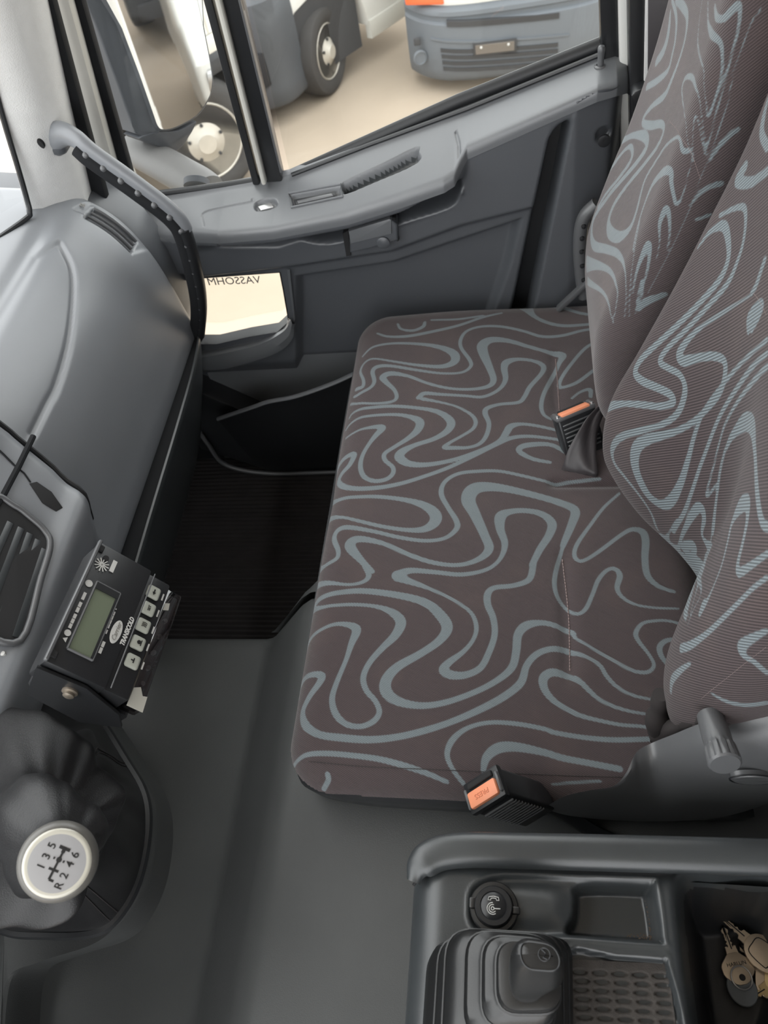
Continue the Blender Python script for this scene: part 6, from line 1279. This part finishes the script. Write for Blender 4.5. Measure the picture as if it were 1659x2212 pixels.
# 1) grey-bumpered white van facing us
van = thing('van', 'white van with wide grey front bumper and blank number plate, behind the sliding window', 'van', (6.6, 0.12, GZ))
VX = 6.30
def bump_x(y): return VX+0.42*abs((y-0.0)/0.90)**4.5+0.03*(y/.9)**2-.06*y
ysv = np.linspace(-0.86, 0.84, 41)
profb = [(0.16, -1.475), (0.05, -1.46), (0.01, -1.42), (-0.01, -1.36), (-0.012, -1.22), (-0.005, -1.10), (0.0, -1.045), (0.028, -1.03), (0.030, -1.0), (0.015, -0.992), (0.02, -0.965), (0.05, -0.94), (0.10, -0.93), (0.2, -0.925)]
V = [(bump_x(y)+o_*(1), y, z) for y in ysv for o_, z in profb]
mb = MB().add(V, [tuple(q)[::-1] for q in quads(41, len(profb))]); mb.build('bumper', M_BUMPER, van)
profh = [(0.06, -0.935), (0.045, -0.88), (0.06, -0.78), (0.14, -0.50), (0.40, -0.30), (1.0, -0.12), (1.6, 0.75), (2.2, 0.95), (3.0, 0.95)]
V = [(bump_x(y)+o_, 0.1+(y-.1)*(1-.08*max(0, z+.1)), z) for y in ysv for o_, z in profh]
mb = MB().add(V, [tuple(q)[::-1] for q in quads(41, len(profh))]); mb.build('bonnet_and_roof', M_BODYWHITE, van)
for s in (-.86, .84):
    mb = MB().add(*prism([(bump_x(s)+.15, s, -1.25), (bump_x(s)+.1, s, -.86), (bump_x(s)+.5, s, -.3), (8.2, s, .7), (9.4, s, .9), (9.4, s, -1.2)], (0, .03 if s < 0 else -.03, 0))); mb.build('side_panel', M_BODYWHITE, van)
def band(name, p0, p1, hgt, m=M_BUMPER_D, dx=-0.012, parent=van):
    mb = MB(); n = 10; V = []
    for i in range(n):
        a = np.array(p0)+(np.array(p1)-np.array(p0))*i/(n-1)
        for dz_ in (-hgt/2, hgt/2): V.append((bump_x(a[1])+dx, a[1], a[2]+dz_))
    for i in range(n):
        a = np.array(p0)+(np.array(p1)-np.array(p0))*i/(n-1)
        for dz_ in (hgt/2, -hgt/2): V.append((bump_x(a[1])+.05, a[1], a[2]+dz_))
    F = [tuple(q) for q in quads(n, 2)]+[(2*i+1, 2*i+3, 2*n+2*i+2, 2*n+2*i) for i in range(n-1)]+[(2*i+2, 2*i, 2*n+2*i+1, 2*n+2*i+3) for i in range(n-1)]
    mb.add(V, F); return mb.build(name, m, parent)
band('upper_grille', (6.32, 0.5083, -1.0314), (6.32, -0.2986, -1.0703), .035)
for a, b in (((6.32, 0.5691, -1.2105), (6.32, -0.2937, -1.2635)), ((6.32, 0.566, -1.2538), (6.32, -0.2948, -1.3056)), ((6.32, 0.563, -1.2976), (6.32, -0.2958, -1.3481)), ((6.32, 0.5599, -1.342), (6.32, -0.2901, -1.3904))): band('lower_grille', a, b, .026, dx=-.020)
band('lower_lip', (6.32, 0.6386, -1.1376), (6.32, -0.3751, -1.2089), .012, M_BUMPER, dx=-.022)
mb = MB().add(*rbox((.014, .32, .095), .004, 2, T((bump_x(.17)-.022, .165, -1.215)))); mb.build('plate_holder', M_BUMPER_D, van)
mb = MB().add(*rbox((.006, .285, .065), .002, 1, T((bump_x(.17)-.030, .165, -1.215)))); mb.build('plate_recess', mat('plate_brown', (.16, .14, .12), .5), van)
for d in (-.10, .10):
    mb = MB().add(*lathe([(.010, 0), (.008, .005), (.0001, .006)], 10, T((bump_x(.17)-.033, .165+d, -1.20), (0, -pi/2, 0)))); mb.build('plate_screw', M_WHITEPRINT, van)
mb = MB().add(*lathe([(.055, -.01), (.055, .006), (.045, .012), (.040, .004), (.0001, .002)], 24, T((6.36, 0.7325, -1.2666), (0, -pi/2+.0, .35)))); mb.build('fog_lamp_blank', M_BUMPER, van)
mb = MB().add(*rbox((.03, .05, .05), .006, 2, T((6.38, 0.7462, -1.1574)))); mb.build('tow_cap', M_BUMPER_D, van)
mb = MB().add(*rbox((.06, .30, .06), .015, 2, T((6.42, .66, -.895), (0, 0, -.25)))); mb.build('indicator_lamp', M_LAMPORANGE, van)
wheel(van, (6.95, .74, GZ+.32), (0, 1, 0), .32); wheel(van, (6.95, -.62, GZ+.32), (0, -1, 0), .32)
mb = MB().add(*rbox((.5, 1.3, .25), .02, 1, T((7.1, .1, -1.22)))); mb.build('underbody', M_BUMPER_D, van)
# 2) white van with grey wrap-round bumper, standing diagonally, nose to the left
eB = Vector((-.82, .5724, 0)); sB = Vector((-.5724, -.82, 0)); oB = Vector((6.60, 1.48, GZ))
def LB(f, s, z): return oB+eB*f+sB*s+Vector((0, 0, z))
vb = thing('van', 'white van with rounded grey wrap-around bumper and steel front wheel, beyond the divider bar', 'van', tuple(LB(-1, -.8, 0)))
outl = catmull([LB(.30, .02, 0), LB(.48, .06, 0), LB(.62, .04, 0), LB(.78, -.10, 0), LB(.86, -.30, 0), LB(.90, -.8, 0), LB(.90, -1.5, 0)], 5)
prb = [(0.03, .16), (0.0, .20), (-.0, .30), (.012, .42), (.0, .55), (.0, .72), (.03, .88), (.10, .93)]
V = []
cB = LB(-.2, -.9, 0)
for p in outl:
    p = Vector(p); dI = (cB-p).normalized()
    for o_, z in prb: q = p+dI*o_; V.append((q.x, q.y, GZ+z))
mb = MB().add(V, [tuple(q)[::-1] for q in quads(len(outl), len(prb))]); bq = mb.build('bumper', M_BUMPER2, vb)
mb = MB().add(*prism([tuple(LB(*p)) for p in ((.36, .0, .93), (.34, .0, .55), (.30, 0, .50), (.31, 0, .93))], tuple(sB*-.3))); mb.build('wing_edge', M_BUMPER2, vb)
arch = [LB(-1.12, 0, .30), LB(-.50, 0, .30), LB(-.45, 0, .50), LB(-.30, 0, .68), LB(0, 0, .74), LB(.26, 0, .68), LB(.36, 0, .58), LB(.38, 0, .95), LB(.30, 0, 1.10), LB(-.6, 0, 1.25), LB(-1.12, 0, 1.9)]
mb = MB().add(*prism([tuple(p) for p in arch], tuple(sB*-1.75), .03, 2)); mb.build('body', M_BODYWHITE, vb)
mb = MB().add(*prism([tuple(LB(*p)) for p in ((-.50, .012, .20), (-1.10, .012, .20), (-1.10, .012, .34), (-.50, .012, .34))], tuple(sB*-.06), .01, 2)); mb.build('sill', M_SILL, vb)
mb = MB().add(*prism([tuple(LB(*p)) for p in ((.42, -.02, .18), (-.40, -.02, .18), (-.40, -.02, .72), (.36, -.02, .72))], tuple(sB*-.10))); mb.build('wheel_arch', M_BUMPER_D, vb)
mb = MB().add(*rbox((.10, .03, .24), .01, 2, T(tuple(LB(.70, .0, .46)), frame=(eB, sB, (0, 0, 1))))); mb.build('air_opening', M_DULL, vb)
mb = MB().add(*rbox((.03, .02, .10), .004, 2, T(tuple(LB(.86, -.10, .40)), frame=(eB, sB, (0, 0, 1))))); mb.build('marker_lamp', M_LAMPORANGE, vb)
mb = MB().add(*rbox((1.2, 1.3, .2), .02, 1, T(tuple(LB(.2, -.85, .27)), frame=(eB, sB, (0, 0, 1))))); mb.build('underbody', M_BUMPER_D, vb)
wheel(vb, tuple(LB(0, .02, .31)), (-.30, -.95, 0), .31, rimr=.20); wheel(vb, tuple(LB(0, -1.72, .325)), -sB)
# 3) flatbed truck nearest to the quarter window
oC = Vector((5.22, 2.19, GZ))
def LC(f, s, z): return oC+eB*f+sB*s+Vector((0, 0, z))
fb = thing('flatbed_truck', 'white flatbed truck with red lettering on its side board, behind the quarter window', 'truck', tuple(LC(-1, -.8, 0)))
mb = MB().add(*rbox((.80, .04, .42), .008, 1, T(tuple(LC(-.04, .16, 1.24)), frame=(eB, sB, (0, 0, 1))))); sbd = mb.build('side_board', M_BODYWHITE, fb)
mb = MB().add(*rbox((.80, .06, .10), .01, 2, T(tuple(LC(-.04, .165, .98)), frame=(eB, sB, (0, 0, 1))))); mb.build('bed_rail', M_SILL, fb)
mb = MB().add(*text_vf('IVE', .26, T(tuple(LC(-.22, .182, 1.25)), frame=(tuple(-eB), (0, 0, 1), tuple(sB))), .001)); mb.build('side_lettering', M_PINKRED, sbd, False)
mb = MB().add(*rbox((.06, 1.7, .42), .008, 1, T(tuple(LC(.36, -.70, 1.24)), frame=(eB, sB, (0, 0, 1))))); mb.build('head_board', M_BODYWHITE, fb)
for k in range(14):
    mb = MB().add(*rbox((.010, .016, .40), .002, 1, T(tuple(LC(.30-.045*k, .185, 1.24)), frame=(eB, sB, (0, 0, 1))))); mb.build('board_rib', M_SILL, fb)
mb = MB().add(*rbox((.74, 1.6, .05), .008, 1, T(tuple(LC(-.01, -.70, 1.04)), frame=(eB, sB, (0, 0, 1))))); mb.build('load_bed', M_BUMPER, fb)
mb = MB().add(*rbox((1.6, .7, .20), .02, 1, T(tuple(LC(.5, -.75, .72)), frame=(eB, sB, (0, 0, 1))))); mb.build('chassis', M_BUMPER_D, fb)
mb = MB().add(*rbox((.02, .30, .55), .004, 1, T(tuple(LC(-.42, -.08, .50)), frame=(eB, sB, (0, 0, 1))))); mb.build('mud_flap', M_BUMPER_D, fb)
mb = MB().add(*rbox((.9, .30, .10), .03, 2, T(tuple(LC(0, -.10, .78)), frame=(eB, sB, (0, 0, 1))))); mb.build('mudguard', M_BUMPER_D, fb)
mb = MB().add(*prism([tuple(LC(*p)) for p in ((.55, 0, .35), (1.9, 0, .35), (2.2, 0, .9), (2.0, 0, 1.2), (1.5, 0, 2.1), (.55, 0, 2.1))], tuple(sB*-1.6), .05, 3)); mb.build('cab', M_BODYWHITE, fb)
nC = (sB+Vector((-.35, .25, 0))).normalized()
wheel(fb, tuple(LC(0, .06, .385)), nC, .385, rimr=.265); wheel(fb, tuple(LC(1.5, .0, .325)), sB, .325); wheel(fb, tuple(LC(0, -1.5, .325)), -sB, .325)
# 4) low white trailer with red print seen through the windscreen corner
wt = thing('trailer', 'white trailer with red print seen through the windscreen corner', 'trailer', (5.9, 4.4, GZ))
yaw = -.62
MT = T((5.9, 4.4, -1.20), (0, 0, yaw))
mb = MB().add(*rbox((2.6, .08, .42), .02, 1, MT)); bd = mb.build('side_wall', M_BODYWHITE, wt)
mb = MB().add(*rbox((1.3, .02, .15), .004, 1, MT @ T((0, -.045, -.03)))); mb.build('red_print', M_RED, bd)
mb = MB().add(*rbox((2.5, .9, .10), .02, 1, MT @ T((0, .45, -.22)))); mb.build('frame', M_BUMPER_D, wt)
wheel(wt, tuple(MT @ Vector((.9, -.02, -.12))), tuple(MT.to_3x3() @ Vector((0, -1, 0))), .23, rimr=.15)
mb = MB().add(*rbox((1.6, .3, .22), .06, 3, T((4.6, 3.75, -1.44), (0, 0, yaw)))); tag(mb.build('kerb_block', M_SILL), 'long low pale concrete block in the yard ahead of the cab', 'kerb')
# 5) cars standing behind, visible in the outside mirror
def front_car(name, label, ctr, yaw, w, m, plate, k=1.0):
    r = thing(name, label, 'car', ctr); M = T(ctr, (0, 0, yaw))
    prof = [(a*k, b) for a, b in [(0, .30), (.0, .62), (-.04, .80), (-.9, .95), (-1.5, 1.42), (-3.0, 1.45), (-3.9, 1.0), (-4.0, .35)]]
    mb = MB().add(*prism([tuple(M @ Vector((-w/2, a, b))) for a, b in prof], tuple((M.to_3x3()) @ Vector((w, 0, 0))), .05, 3)); mb.build('body', m, r)
    mb = MB().add(*rbox((w*.62, .04, .16), .02, 2, M @ T((0, .015, .60)))); mb.build('grille', M_BUMPER_D, r)
    mb = MB().add(*rbox((w*.9, .05, .14), .02, 2, M @ T((0, .02, .36)))); mb.build('bumper', M_BUMPER_D, r)
    mb = MB().add(*rbox((w*.80, .30, .40), .03, 2, M @ T((0, -1.20*k, 1.18), (-.85, 0, 0)))); mb.build('windscreen', M_DULL, r)
    for s in (-1, 1):
        mb = MB().add(*rbox((.30, .08, .13), .03, 2, M @ T((s*w*.38, 0.0, .70)))); mb.build('headlamp', M_CHROME, r)
        wheel(r, tuple(M @ Vector((s*w*.49, -.75, .32))), tuple(M.to_3x3() @ Vector((s, 0, 0))), .31, holes=6)
    mb = MB().add(*rbox((.32, .02, .10), .004, 1, M @ T((0, .04, .47)))); mb.build('number_plate', M_WHITEPRINT if plate else M_BUMPER_D, r)
    for d in (-.25, .25): 
        mb = MB().add(*rbox((w*.5, .02, .014), .003, 1, M @ T((0, .045, .60+d*.2)))); mb.build('grille_bar', M_CHROME, r)
    return r
front_car('car', 'dark grey car with a pale number plate, reflected at the top of the outside mirror', (2.48, -5.35, GZ), .0, 1.75, M_DARKCAR, True)
front_car('car', 'white car with dark windscreen, reflected at the right of the outside mirror', (2.74, -3.0, GZ), .0, 1.75, M_BODYWHITE, False, .45)
